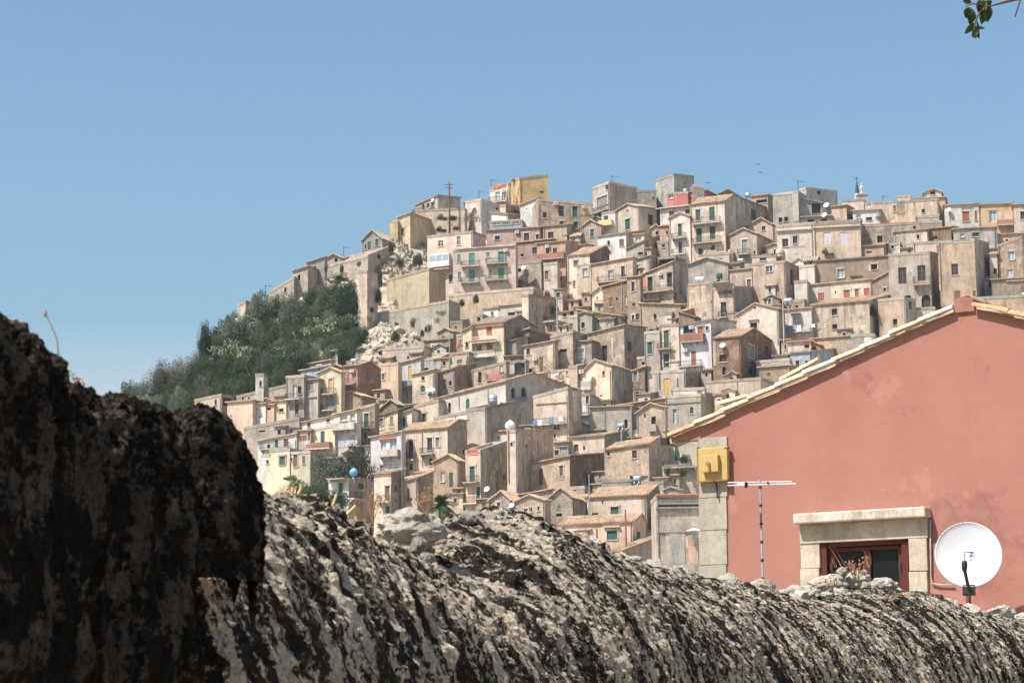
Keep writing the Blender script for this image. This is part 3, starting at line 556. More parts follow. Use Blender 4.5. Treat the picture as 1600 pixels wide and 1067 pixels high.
H('B', '1240,880 1592,862 1640,868 1080', None, 'gl:816@1410', 'grey', 'wide grey rendered gable above the white rooftop tank', 'wk 1590,905,20,40', rm='greytile')
H('B', '1385,775 1600,770 1620,775 900', None, 'f', 'beige', 'beige parapet wall in front of the four-storey balcony house', '', name='terrace_wall', cat='wall', L2=3)
H('F', '855,95 968,62 985,65 450', None, 's', 'stone', 'tall stone tower house with small windows, centre of the slope', 'wd 903,148,26,80; wk 907,298,18,28; wd 903,405,20,40; wd 940,400,28,50')
H('F', '966,55 1240,-55 1365,-30 350', 60, 's', 'patch', 'stone house with two black doors above a long balcony', 'wk+ 1045,125,42,118; wk+ 1207,90,42,118; bi 985,1232,190,44; c 1132,45; wk 1258,232,26,60; qs 1300,120,60,200; q 995,130,34,90; wk 1075,20,10,10')
H('F', '960,290 1300,300 1310,305 460', 74, 's', 'stone', 'broken stone wall with a small square window below the long balcony', 'wk 1086,397,22,44')
# --- C: right top
H('C', '122,285 185,250 300,300 350', None, 'gr:248@186', 'brown', 'dark pointed rooftop behind the balcony house on the skyline', '', rm='greytile')
H('C', '398,305 535,290 545,292 420', None, 's', 'tan', 'tan rooftop room with dark overhang on the skyline right of the balcony house', 'wk 480,345,90,30; wd 550,365,16,20')
H('C', '575,292 795,260 860,300 570', None, 'f', 'grey', 'tall grey plastered ruin with two small windows, right skyline', 'wk 637,500,30,40; wk 683,495,30,40; qc 763,390,55,250', name='ruined_house', cat='ruin')
H('C', '800,252 855,226 1112,250 420', 30, 'f', 'concrete', 'flat-topped brown-grey block with one square window on the right skyline', 'wd 957,268,32,40; wk 1040,300,6,6')
H('C', '798,322 1052,372 1054,372 500', 95, 's', 'grey', 'shaded lean-to hut with a black opening carrying white dishes', 'wk 935,405,75,90; d 1012,382,24|large white dish on the shaded lean-to hut, upper one', rm='greytile')
H('C', '785,480 1080,468 1090,472 550', 78, 'f', 'orange', 'orange flat hut with white roof slab behind the cream apartments', 'wk 890,505,56,28; wk 1000,500,50,22; h 930,470,290,.4; d 1003,463,22|large white dish beside the orange flat hut, lower one')
H('C', '608,545 912,527 925,530 830', 76, 'f', 'cream', 'cream apartment block with two small windows, left half of the long facade', 'wd 677,690,50,70; wd 760,665,36,62; h 755,585,310,.3')
H('C', '910,518 1312,508 1325,515 830', 78, 'f', 'cream', 'cream apartment block with two lilac roller shutters, right half', 'wl 1027,650,62,96; wl 1163,658,62,112; h 1110,560,410,.3; ps 922,560,800; bi 1000,1080,775,30', name='apartment_house')
H('C', '680,722 850,712 870,720 830', 76, 'f', 'patch', 'crumbling terrace box in front of the cream apartments', 'wk 770,760,22,30', name='terrace_wall', cat='wall')
H('C', '1062,395 1192,378 1242,400 520', None, 's', 'tan', 'tan tiled hut with a dark side behind the cream apartments', '')
H('C', '1240,425 1475,415 1485,420 530', 78, 's', 'white', 'white tile-roofed house with one black window, right of the lilac shutters', 'wk 1375,490,50,26; c 1445,462; wp 1290,470,40,30')
H('C', '1150,335 1345,325 1350,330 430', 78, 'f', 'cream', 'low cream parapet building carrying a statue on the skyline', 'p 1340,330,400')
H('C', '1345,337 1960,322 1968,330 480', 78, 'f', 'stained', 'long ribbed building streaked brown on the right skyline', 'qc 1400,400,12,110; qc 1500,400,12,110; qg 1640,400,60,110; qc 1580,400,10,100', name='long_building')
H('C', '1312,520 1990,505 2000,510 720', 78, 'f', 'patch', 'patched house with a red band along its parapet and a black window', 'wk+ 1465,662,44,62; hr 1560,528,480,.08; wk 1390,480,10,8; p 1318,540,690')
H('C', '200,650 445,612 582,652 850', None, 'gl:570@330', 'stone', 'stone gabled house with a grey door and dark shaded side, below the balcony house', 'ws+ 340,720,46,112; bi 288,384,785,40; wk 420,770,14,26', rm='tile')
H('C', '362,545 575,535 590,540 680', 74, 'gl:485@475', 'cream', 'pale gabled wall with a small window between balcony house and grey ruin', 'wd 497,570,30,34')
H('C', '0,772 242,765 260,775 890', 78, 'f', 'beige', 'plain beige parapet under the balcony house side wall', '', name='terrace_wall', cat='wall', L2=4)
H('C', '400,800 600,790 610,795 890', 78, 'f', 'cream', 'small cream wall house with one wide window beside a concrete tank', 'wd 490,820,56,34')
H('C', '180,865 300,850 310,855 960', 76, 'f', 'tan', 'small tan house with a black window and a metal tank on top', 'wk 215,905,38,50')
H('C', '410,868 685,838 795,882 1120', None, 'f', 'tan', 'big square tan house with a single high window and dark right side', 'we 543,908,54,50; wk 735,980,30,130; wk 520,1095,26,30', name='house')
H('C', '215,940 412,905 430,910 1090', None, 's', 'stone', 'low stone house with brown door, left of the big square tan house', 'wb 375,1025,32,60; p 330,1000,1050')
H('C', '930,845 1538,800 1560,805 1050', None, 's', 'brown', 'long dark rendered house with a white framed window, right side', 'wp+ 1140,945,56,74; wk+ 1418,890,50,46; p 930,850,1000; qc 1380,900,14,60', rm='greytile')
H('C', '795,885 925,870 935,880 1060', None, 'f', 'beige', 'plain beige block between the square tan house and the long dark house', 'wk 800,940,8,30')
H('C', '1080,740 1500,708 1568,740 820', None, 'gr:695@1535', 'stone', 'low tiled stone wall-house with slot windows and pointed dark end', 'wk 1185,768,42,30; wk 1373,768,50,14')
# --- D: far right
H('D', '585,140 765,128 770,135 210', 78, 'gl:95@680', 'concrete', 'rooftop dormer with a black window on the right skyline', 'wk 675,135,52,32')
H('D', '470,195 800,180 805,185 260', 78, 's', 'tan', 'low tiled roof mound under the skyline dormer', '')
H('D', '330,168 465,155 470,158 260', 78, 'f', 'tan', 'small tan chimney block on the right skyline', '', name='rooftop_block', cat='house')
H('D', '790,250 1145,240 1150,242 460', 78, 's', 'white', 'whitewashed house with a rust-red door on the far right top', 'wr 1000,367,66,102; wr 1098,360,26,90; hg 1000,272,110,.2; d 830,305,24|white dish on the left end of the whitewashed house with rust-red door; p 838,330,420')
H('D', '1145,240 1468,238 1480,240 470', 78, 's', 'ochrewall', 'ochre house with a white door next to the rust-red one, far right top', 'wp+ 1265,365,68,112; qo 1385,360,150,100; br 1310,1490,450,40')
H('D', '1470,250 1640,245 1650,250 540', 78, 's', 'beige', 'beige house cut by the right picture edge near the top', 'wd 1555,355,44,76; wk 1600,420,20,30')
H('D', '505,378 740,350 760,352 500', 78, 'f', 'tan', 'tan stone house with one black window under the skyline mound', 'wk+ 605,432,60,40')
H('D', '300,525 625,490 640,500 700', None, 's', 'patch', 'grey patched house with a tiny white-framed window under a rough tile lip', 'wk+ 530,566,24,40; qg 390,590,150,120')
H('D', '630,505 862,465 922,480 680', None, 's', 'darkstone', 'shaded stone house under a rough tile roof with a dark end wall', 'wk 700,575,40,34')
H('D', '880,480 1302,470 1310,475 760', 78, 's', 'beige', 'beige house with a dark green window under a long tile eave, far right', 'wg 1095,545,66,40; wp 960,550,40,40; p 1300,500,720')
H('D', '1300,560 1640,530 1650,535 700', 78, 's', 'orange', 'low orange tiled building at the right picture edge', 'wk 1400,600,24,20')
H('D', '485,640 840,600 850,605 820', 76, 'f', 'peach', 'small peach wall with a niche and grey shutter behind the twin tan blocks', 'ws 770,690,96,70')
H('D', '742,612 1110,582 1240,640 1260', None, 'f', 'tan', 'large tan block with dark right side behind the pink house ridge', 'wd 890,885,66,112; wb 917,1150,60,110; wb 1086,1120,42,56; qc 960,610,180,30')
H('D', '245,735 665,708 738,748 1290', None, 'f', 'tan', 'tan block with a balcony and a dark arched garage, left of the large tan block', 'wd 377,945,80,162; wd 565,920,80,152; bi 485,672,1032,90; wK 635,1200,140,140; wk 430,1170,60,60')
H('D', '1320,645 1568,556 1650,560 1050', 66, 'f', 'patch', 'ruined sloping wall house with white windows at the right edge', 'wp 1445,750,56,80; wp 1430,922,60,72; q 1570,600,14,60')
H('D', '1238,745 1318,735 1325,738 1050', 76, 's', 'beige', 'narrow beige house squeezed between the large tan block and the sloping ruin', 'wk 1290,900,40,50')
H('D', '1250,985 1660,968 1670,972 1180', 78, 's', 'stone', 'stone wall topped with tiles behind the pink house ridge, far right', 'wk 1560,1120,30,30')
H('I', '1470,325 1640,312 1650,318 470', 78, 's', 'cream', 'cream wall with fallen plaster behind the pink house ridge, right edge', 'qb 1590,380,30,40; p 1500,340,450')
H('I', '1160,440 1640,430 1650,435 520', 78, 'f', 'stone', 'long rubble wall just behind the pink house ridge', '', name='rubble_wall', cat='wall', L2=2)
# --- E: left centre
H('E', '945,492 1216,445 1482,492 800', None, 'gr:392@1335', 'lemon', 'yellow house with orange-red trim, white rails and rust shutters', 'wr 1090,515,46,66; wr 1010,662,36,66; wr 1092,650,46,66; bw 945,1172,612,46; bw 945,1138,735,46; hr 1085,478,280,.25; hr 1055,600,230,.92; q 1212,540,8,130', rm='greytile')
H('E', '872,520 946,482 950,485 800', None, 's', 'lemon', 'narrow yellow stair wing on the left of the yellow house', 'wd 905,635,22,46', rm='greytile')
H('E', '762,705 920,690 1140,770 830', 62, 'f', 'lemon', 'yellow lower terrace with a red band below the yellow house', 'wb 842,775,42,36; hr 840,705,160,.1; hr 1030,735,200,.1')
H('E', '1138,640 1318,590 1460,560 780', 60, 's', 'grey', 'grey cement house with a small window right of the yellow house', 'wk 1230,727,32,36; p 1370,590,740', rm='greytile')
H('E', '1270,560 1430,500 1600,540 700', None, 'gr:488@1360', 'darkstone', 'low dark house with rough tile roof behind the grey cement house', '', rm='greytile')
H('E', '945,842 1232,770 1245,775 1000', None, 'f', 'stone', 'stone house with a pink washing line in front', 'wk 1012,905,28,92; wk 940,942,24,46; lp 1150,885,110|pink washing on the stone house left of the long church roof; wp 1190,830,30,50; bi 1080,1240,925,40')
H('E', '1225,790 1395,760 1410,765 960', None, 'f', 'grey', 'grey house end with black clothes hanging before dark openings', 'wk 1345,830,90,110; lb 1335,785,110|row of black clothes beside the pink washing')
H('E', '1380,648 1640,600 1660,610 920', None, 's', 'patch', 'patched stone house with a brown door and iron balcony, centre', 'wd 1415,690,30,50; wb 1525,800,32,132; c 1475,752; bi 1462,1570,868,44; wk 1430,860,30,60', rm='greytile')
H('E', '1395,225 1420,212 1660,245 480', 62, 'f', 'cream', 'plain cream house with brown roof edge above the tiled rows, centre', 'wk 1450,305,10,18; hg 1500,222,240,.12; wk 1560,420,40,40')
H('E', '1135,335 1392,292 1400,296 420', None, 's', 'cream', 'low tiled shed in front of the hanging-bush wall', 'wk 1275,375,60,26')
H('E', '545,622 765,585 780,590 720', None, 's', 'brown', 'low brown-roofed house with silver tanks on its terrace', 'wg 635,655,46,40; wk 620,565,20,26', rm='greytile')
H('E', '520,752 690,735 760,700 820', 64, 'f', 'concrete', 'grey parapet terrace below the silver tanks', 'wk 565,835,30,20')
H('E', '200,665 548,640 560,645 790', None, 'f', 'beige', 'long plain beige wall under the rocky slope', 'wk 420,738,30,26', name='terrace_wall', cat='wall', L2=3)
H('E', '190,795 332,780 345,785 1080', None, 'f', 'orange', 'plain sand-orange house with one narrow window, left centre', 'wb 207,900,16,52; wk 240,775,12,16')
H('E', '330,795 520,742 535,745 1020', None, 's', 'white', 'whitish house with an ochre door and a metal tank on its balcony', 'wo 432,865,34,112; bi 330,450,985,44; wk 405,1050,12,40')
H('E', '450,885 632,842 645,845 1090', None, 's', 'beige', 'beige house with a green arched door behind the white barrel', 'wk 538,912,26,30; wG 537,1000,36,58')
H('E', '628,880 802,826 985,792 1060', 62, 's', 'stone', 'stone house with reddish brick side, left of the pink washing', 'wb 717,962,32,82; wk 765,955,20,40; qb 850,930,90,80')
# --- J: lower left
H('J', '128,342 350,295 472,302 460', None, 'f', 'orange', 'small sand-coloured house with a dark porch at the far left foot of the hill', 'wk 190,393,20,40; wk 303,365,18,46; wk 405,365,80,74')
H('J', '635,132 702,125 712,127 420', 80, 'f', 'white', 'thin white bell-tower-like turret with one opening at the wood edge', 'wk 678,208,20,42', name='turret', cat='tower', L2=2.5)
H('J', '478,312 895,215 900,216 400', 76, 'f', 'palestone', 'ruined pale stone wall climbing right behind the white turret', 'wk 580,330,14,18; wk 530,335,14,40', name='ruined_wall', cat='ruin', L2=1.2)
H('J', '400,392 612,352 620,356 540', None, 's', 'orange', 'low sand house with a pale slab roof beside the dark porch house', 'wk 570,405,20,10; wk 430,480,10,20')
H('J', '590,390 720,375 730,378 520', None, 's', 'white', 'small white house with a slit window below the white turret', 'wk 618,470,15,42; wk 668,485,18,14')
H('J', '720,400 790,385 800,390 520', None, 's', 'orange', 'tiny sand house with a bluish awning below the ruined wall', 'wk 740,420,50,20')
H('J', '790,372 912,350 925,355 520', None, 's', 'lemon', 'yellowish house with a ragged hole left of the iron balcony house', 'wk 850,430,40,30')
H('J', '890,162 1040,136 1152,152 530', None, 'f', 'grey', 'grey house with a white window and iron balcony at the wood edge', 'wp 965,270,36,102; wk 1003,262,30,60; bi 898,1024,338,44; wd 980,420,30,92')
H('J', '1040,190 1157,175 1165,178 520', None, 's', 'beige', 'narrow beige house with a grey shuttered window between grey house and yellow gable', 'ws 1098,228,40,76; h 1100,320,110,.2', rm='greytile')
H('J', '1155,135 1350,112 1365,115 500', None, 'gl:76@1262', 'lemon', 'pale yellow gabled house with an ochre door over an iron balcony', 'wo+ 1262,225,32,112; ws 1263,358,74,112; bi 1200,1308,295,44; bi 1200,1308,430,30')
H('J', '1010,105 1262,60 1275,64 200', None, 's', 'bluegrey', 'low blue-grey house behind the pale yellow gable', 'wd 1165,85,16,30')
H('J', '1320,332 1522,312 1640,318 470', None, 'gl:278@1430', 'stone', 'small stone gable with shaded right side, under the dark brick gable', 'wk 1425,403,30,10; wk 1500,375,10,14', rm='tile')
H('J', '540,575 1000,490 1010,495 650', None, 'f', 'palestone', 'long pale stepped terrace wall above the row of white and yellow houses', 'wk 815,600,18,18; wk 690,605,50,14', name='terrace_wall', cat='wall', L2=6)
H('J', '655,690 978,628 990,632 790', None, 's', 'white', 'white house with a green shutter under an orange tiled eave, lower left', 'wg 810,710,26,66; wb 890,700,40,60; wk 745,735,24,40; bi 690,925,750,36')
H('J', '752,770 920,748 930,750 970', None, 'f', 'lemon', 'yellow ground floor with a dark green door beside the foreground stone', 'wg 860,850,46,72')
H('J', '688,805 755,795 760,797 960', None, 'f', 'white', 'little white wall with a round-topped black window beside the yellow ground floor', 'wK 735,858,24,30')
H('J', '975,620 1098,598 1105,600 790', None, 's', 'tan', 'narrow tan house with a brown door and white unit, beside the yellow facade', 'wb 1083,650,22,62; c 1083,705; qb 1035,660,60,40')
H('J', '1095,600 1297,542 1305,545 790', None, 'f', 'lemon', 'yellow facade with a tall green door over a reddish terrace, lower left', 'wg 1195,667,34,122; br 920,1275,755,26')
H('J', '918,795 1092,770 1100,772 980', None, 'f', 'lemon', 'yellow lower house with two brown openings left of the olive tree', 'wb 970,850,32,104; wb 1038,845,24,66; wk 935,840,20,30')
H('J', '995,542 1292,482 1300,485 660', None, 's', 'white', 'white band of house with small bluish windows under a dark tile edge', 'wd 1080,550,26,40; wd 1240,515,30,30', rm='greytile')
H('J', '1290,470 1482,428 1495,432 790', None, 's', 'white', 'white house with lilac lower wall and wide loggia window', 'wp 1370,492,56,56; wp 1445,485,36,52; ws 1343,660,18,26; wk 1375,730,24,22; ql 1385,690,185,100; bs 1290,1480,590,40')
# --- K: lower centre-left
H('K', '-34,78 100,58 302,96 330', None, 'gr:28@200', 'brick', 'dark brick gabled house with pink shutters on its lit side', 'wi 50,160,52,82; bi -20,82,215,40; ws 262,150,34,40; wk 237,258,26,26; c 60,105', rm='tile')
H('K', '90,412 247,372 260,375 730', None, 'f', 'stone', 'stone house with a tall green door and balcony beside the olive tree', 'wg+ 175,515,36,112; bi 85,238,580,40; wb 165,645,28,52; p 95,420,560')
H('K', '250,490 435,430 552,395 660', None, 's', 'lemon', 'yellowish house with two shuttered windows under a rough gable roof', 'ws+ 298,530,28,60; ws 383,515,28,60; qc 300,585,50,30; qc 383,570,50,30; p 248,490,600', rm='greytile')
H('K', '255,450 430,380 500,400 520', None, 'gl:345@380', 'darkstone', 'low brown stone gable behind the yellowish shuttered house', 'wk 400,335,26,24', rm='greytile')
H('K', '438,470 552,430 560,432 640', None, 's', 'white', 'small white house with a green window beside the yellow one', 'wg 485,530,28,76', rm='greytile')
H('K', '570,395 775,342 785,345 600', None, 'f', 'lemon', 'yellow house with two dark windows left of the long church', 'wg 602,510,36,76; wd+ 653,500,30,82; wk 640,430,10,10')
H('K', '745,338 1338,188 1861,232 620', 56, 'gr:125@1557', 'cream', 'long church with arched windows and a shallow tiled gable roof', 'wK 865,410,24,86; wG 1018,380,30,92; wK 1398,285,36,86; wK 1487,278,46,82; p 945,300,420; p 1187,250,390; p 1350,240,340; wk 1660,290,50,20', name='church', cat='church')
H('K', '735,492 1012,440 1020,442 640', None, 'f', 'cream', 'pale parapet wall below the church windows', 'p 915,470,520', name='terrace_wall', cat='wall', L2=3)
H('K', '1015,432 1166,408 1522,332 790', 60, 'f', 'concrete', 'pale concrete block with a broad grey side and a big tank on top', 'q 1300,380,50,30; wk 1530,400,14,40')
H('K', '210,660 467,612 480,615 1010', None, 's', 'lilac', 'lilac-grey house with balconies under a tiled roof, beside the olive tree', 'wp 315,720,42,72; wp 395,715,52,84; bs 300,455,812,44; ws 305,920,30,62; wp 395,905,104,72; hr 350,668,160,.3; p 465,640,960')
H('K', '475,628 852,574 1012,520 990', 60, 'gr:515@930', 'orange', 'terracotta-washed house with three tall windows and iron balconies', 'wd+ 543,755,40,150; wd+ 703,710,40,102; ws+ 768,695,30,74; wd 710,860,26,60; wd 545,900,26,50; bi 478,592,845,44; bi 638,742,795,44; p 640,620,900; c 525,840')
H('K', '735,880 945,850 1000,820 1150', None, 'gl:800@860', 'stone', 'stone gabled house with a white window and green door, above the palm', 'wp 808,985,32,82; wg 880,1010,30,122; p 938,880,1050; wk 940,880,10,10')
H('K', '1000,795 1128,760 1345,690 1230', 60, 'f', 'orange', 'sand-orange house with a green balcony door and broad dark stained side', 'q 1057,780,108,50; wg 1057,965,40,132; bi 998,1115,1030,40; bi 1000,1115,1205,40; wg 1105,1130,30,122; qg 1235,840,200,180')
H('K', '1190,640 1345,605 1350,608 750', None, 's', 'white', 'small white gable with a pinkish roof edge beside the domed pillar', 'wk 1270,658,14,20')
H('K', '1348,605 1425,592 1735,600 1200', 64, 'f', 'cream', 'cream pillar house topped with a white ball tank, with a broad dark side', 'wk+ 1383,715,20,30; pr 1358,600,1040', name='house')
# --- F: centre
H('F', '560,205 655,200 668,205 340', 74, 'gl:152@625', 'white', 'little white chapel-like shed with a pointed roof', 'wk 602,245,10,30', rm='tile')
H('F', '655,150 860,100 870,105 400', None, 's', 'darkstone', 'dark stone house with a brown door and pale blue window', 'wb 717,280,26,76; wk 768,252,16,20; wp 848,265,30,82; wg 848,310,26,20; p 808,120,330')
H('F', '440,345 800,395 830,400 500', 76, 's', 'stone', 'broken tiled roofs with rubble below the white shed', 'wk 490,440,20,20')
H('F', '430,395 562,375 580,380 540', None, 'gl:360@500', 'grey', 'small grey cement gable with a black window, centre', 'wk 485,470,26,50', rm='greytile')
H('F', '560,415 720,400 735,405 520', None, 'f', 'patch', 'round-cornered ruin with dry weeds on its top', 'wk 625,430,40,40', name='ruined_house', cat='ruin')
H('F', '365,400 440,385 445,388 540', None, 'f', 'tan', 'small tan wall with a brown door under the terrace bush', 'wb 382,480,36,50', L2=4)
H('F', '170,440 262,425 270,428 520', None, 'f', 'beige', 'terrace with iron railing and a dark bush', 'bi 170,262,440,50; wk 218,490,14,40')
H('F', '520,545 832,470 1012,495 820', None, 's', 'patch', 'large crumbling house with a tall black door, centre of the town', 'wk 665,700,44,124; wg+ 868,650,34,86; wk 870,760,14,14; wk 545,555,12,20; qc 730,660,16,180; wk 810,600,8,20', rm='greytile')
H('F', '400,625 560,600 570,603 860', None, 's', 'grey', 'grey house with a white-framed tall window over an iron balcony', 'wp+ 472,715,42,104; bi 398,512,800,44; wk 410,600,26,30', rm='greytile')
H('F', '215,560 405,515 415,518 880', None, 'f', 'patch', 'ruined curved wall with rubble hollow and a blue barrel', 'wk 320,680,60,24; wb 300,870,26,50; wb 355,860,20,44', name='ruined_house', cat='ruin')
H('F', '200,850 370,835 380,838 1000', None, 'f', 'cream', 'low cream house front with two small orange windows, centre', 'wo 300,880,24,54; wo 355,870,18,44; bi 275,330,935,30')
H('F', '368,815 440,805 480,810 1010', 66, 'f', 'lemon', 'narrow sunlit yellowish wall beside the tall beige gable', 'wk 455,900,14,40')
H('F', '1000,535 1130,515 1140,518 870', None, 'f', 'tan', 'narrow tan house with two green shutters one above the other', 'wg 1043,660,40,98; wg 1035,850,40,70; p 1000,545,840; wk 1040,500,60,20')
H('F', '1128,478 1290,455 1300,458 870', None, 'f', 'beige', 'tall narrow house with green balcony doors, left of the lilac loggia', 'wg 1180,585,40,142; wg+ 1180,765,46,112; bi 1108,1224,668,40; h 1180,680,160,.2')
H('F', '1122,372 1225,362 1290,372 490', 70, 'f', 'white', 'white rooftop room above the tall narrow house', '')
H('F', '1300,475 1562,425 1760,448 910', None, 's', 'lilac', 'house with lilac loggia behind a rust-red balcony front', 'wr 1465,515,42,66; wk 1360,505,80,70; c 1393,490; wd 1520,495,26,34; br 1312,1504,606,60; wr 1407,745,40,122; c 1342,680; bi 1290,1484,812,44; p 1285,480,820', rm='greytile')
H('F', '1300,370 1340,352 1500,300 500', 58, 's', 'redpink', 'pinkish sloping parapet under a blue tank', '')
H('F', '1285,360 1420,400 1560,440 520', 74, 's', 'brown', 'dark roof terrace behind the lilac loggia', '', rm='greytile')
# --- G: right centre
H('G', '85,135 295,105 470,130 460', 64, 'f', 'stained', 'streaked beige block with a rooftop tank below the grey gable', 'wk 280,275,20,22; p 75,150,330')
H('G', '295,150 468,145 702,152 470', 70, 'f', 'stained', 'rain-stained flat house with an orange pergola and broad dark side', 'wd+ 378,345,46,132; wk 310,155,24,44; ht 365,120,145,1.2; qb 390,195,120,30; bi 340,410,405,40')
H('G', '1075,160 1605,90 1620,95 300', None, 's', 'white', 'white house with a row of rust-red shutters behind the pink house', 'wr 1190,233,52,64; wr 1403,210,50,66; wr 1487,200,32,66; wr 1570,193,52,62; wk 1310,195,12,22; wk 1525,172,10,22')
H('I', '325,325 482,240 490,245 440', 62, 's', 'stone', 'rubble stone gable end with a tiny black window beside the rust-red shutters', 'wk+ 440,385,20,24')
H('G', '968,105 1078,95 1085,98 320', 74, 'f', 'beige', 'blank beige wall left of the rust-red shutters', '')
H('G', '885,355 1115,325 1120,328 600', None, 's', 'white', 'white house with purple washing on its balcony', 'wp+ 982,445,58,124; bi 915,1195,522,44; lm 1040,475,250|white and purple washing on a white house balcony; hg 980,375,90,.3')
H('G', '1115,325 1600,265 2060,250 600', 66, 's', 'stained', 'long stained brown house with two small black windows behind the pink roof', 'wk 1300,360,46,56; wk 1303,482,42,42; qc 1160,440,60,130; wK 1620,345,80,110; p 1120,340,500')
H('I', '388,482 612,448 705,470 790', None, 'f', 'tan', 'plain tan block rising directly behind the pink roof slope', 'wk 655,520,26,70; p 610,470,700')
H('I', '600,560 860,530 870,535 640', 74, 'f', 'concrete', 'pale low terrace with scattered things behind the pink roof', '', name='terrace_wall', cat='wall')
H('G', '488,388 842,332 892,345 680', None, 'gl:288@640', 'cream', 'cream gabled house with a half-open black window, right centre', 'wk+ 628,482,56,72; wk 636,325,16,16; h 628,425,90,.25; ql 628,440,40,22; p 822,350,630', rm='tile')
H('G', '288,592 526,560 852,655 960', None, 'gr:503@618', 'brick', 'brick-patched ruin with tile gable roof and a white dish', 'wk 380,850,28,68; wk 372,745,60,60; d 378,640,26|white dish on the brick-patched ruin; wk 738,690,26,92; wk 608,868,42,52; qs 300,700,24,220; ws 605,690,50,100; ht 605,770,80,.5', rm='tile')
H('G', '915,625 1108,605 1115,608 720', 76, 's', 'beige', 'low beige shed with a red tile edge, right centre', 'wk 1070,645,40,26; hr 1035,600,200,.3')
H('G', '1108,600 1442,560 1455,563 690', None, 's', 'stone', 'low stone shed with orange tile roof behind the pink roof', '')
H('G', '1440,560 1640,540 1650,545 690', 76, 'f', 'grey', 'grey cement box with a white panel behind the pink roof', 'qw 1580,590,60,40')
H('G', '935,720 1102,690 1420,660 900', 62, 's', 'bluegrey', 'blue-grey house with a tiled roof touching the pink roof line', 'wd 993,790,30,52; wk 1070,775,30,20; c 1150,725')
H('G', '650,780 930,745 940,748 900', None, 'f', 'grey', 'grey terrace with stacked pale sheets, right centre', 'qc 800,800,240,20')
H('G', '675,850 935,805 945,808 960', None, 's', 'stone', 'small stone shed with orange tiles beside the brick-patched ruin', 'wb 755,885,26,36')
H('G', '228,938 690,905 700,910 1090', None, 'f', 'cream', 'long plain cream parapet left of the pink roof slope', 'p 490,935,1000', name='terrace_wall', cat='wall', L2=6)
# --- L: lower centre
H('L', '590,112 835,55 1008,66 420', None, 'gl:12@690', 'cream', 'tall beige gabled house with one dark shaded side and a dish, centre', 'wk 762,122,18,36; wk 745,310,18,14; k 632,228,88,76; d 666,145,24|white dish on the tall beige gable; wk 630,335,60,80; c 585,110', rm='tile')
H('L', '1010,105 1110,70 1135,75 350', 70, 's', 'darkstone', 'shaded stone corner with a grey window beside the tall beige gable', 'ws 1028,150,34,80; qb 1060,230,90,60; wk 1045,300,24,40')
H('L', '1130,105 1450,92 1605,118 340', 70, 'f', 'tan', 'tan yard house with an ochre door and rubble right side', 'wo 1290,228,50,124; qs 1525,190,120,100; pr 1228,110,250; pr 1378,160,240')
H('L', '1322,245 1605,240 1620,244 400', 76, 'f', 'white', 'white terrace parapet above the glazed white door', 'wp 1562,285,26,40')
H('L', '1280,318 1580,292 1620,300 600', None, 'f', 'palestone', 'pale stone house with a white-framed door, left of the pink eave', 'wp+ 1357,480,30,116; wd 1497,432,26,52; hg 1430,370,300,.1')
H('L', '650,425 1000,395 1010,398 680', 74, 's', 'palestone', 'pale stone house with a low hipped tile roof, right of centre', 'wk 950,545,26,72; p 770,430,590; p 995,390,650')
H('L', '800,405 1280,335 1300,340 470', 70, 's', 'stone', 'low orange-tiled roof crest above the pale stone gables', '')
H('L', '1040,455 1282,405 1295,410 680', 74, 'gl:375@1150', 'palestone', 'pale stone gable with a black window above a little balcony', 'wk 1180,525,38,82; wk 1107,475,14,28; bs 1145,1210,600,30; p 1275,400,600; p 1045,480,610')
H('L', '180,312 475,234 582,242 800', None, 'f', 'beige', 'beige house with white washing over an iron balcony, centre', 'l 235,520,90|white washing at the left end of the beige balcony; lm 390,490,130|mixed small washing at the right end of the beige balcony; bi 185,452,548,44; wk 355,645,16,40; wk 265,292,60,20; h 330,370,290,.15; qc 520,380,90,280')
H('L', '560,300 650,290 660,293 560', 74, 'f', 'white', 'narrow white stair house with washing beside the tall beige gable', 'lm 600,400,70|bright washing on the narrow white stair house; wd 635,345,40,60; bi 560,650,470,60')
H('L', '475,680 772,640 985,600 830', 62, 's', 'beige', 'low beige house with a dark sloping tile eave and round opening', 'wk 600,745,18,30; wd 535,745,36,60; wp 805,680,20,24', rm='tile')
H('L', '772,762 1146,708 1312,720 1060', None, 'gr:655@1225', 'stone', 'stone tower-like house with tile roof left of the pink eave', 'wk 805,793,20,36; wd 1020,797,38,66; wk 1000,995,36,46; wp 1208,785,30,82; qc 990,870,16,40; qc 1050,865,16,40')
H('L', '40,900 484,812 768,795 1120', 64, 's', 'tan', 'tan house with three tall windows under a tile corner roof, lower centre', 'ws 108,1000,36,100; wb 240,985,34,142; wb 412,935,30,86; pr 150,900,1060; qc 412,1000,50,16')
H('L', '350,715 470,695 480,697 830', None, 's', 'beige', 'small beige lean-to with a dark window between the dark side walls', 'wd 372,785,34,44; hg 410,735,110,.2')
H('L', '1255,895 1545,880 1560,884 1040', 76, 'f', 'palestone', 'planted terrace under the pink eave', 'wk 1460,855,8,8; bi 1260,1540,905,30')
H('L', '1310,690 1420,650 1520,660 900', 72, 'f', 'white', 'white house with green shutters half hidden behind the pink eave', 'wg 1378,790,40,120; wg 1505,830,36,70')
H('N', '640,160 890,150 900,155 300', 76, 'f', 'grey', 'grey low wall behind the blue-grey barrel, lower right', '')
H('N', '800,215 1158,168 1440,188 300', 66, 'f', 'concrete', 'flat garage roof slab left of the grey pilaster', '')
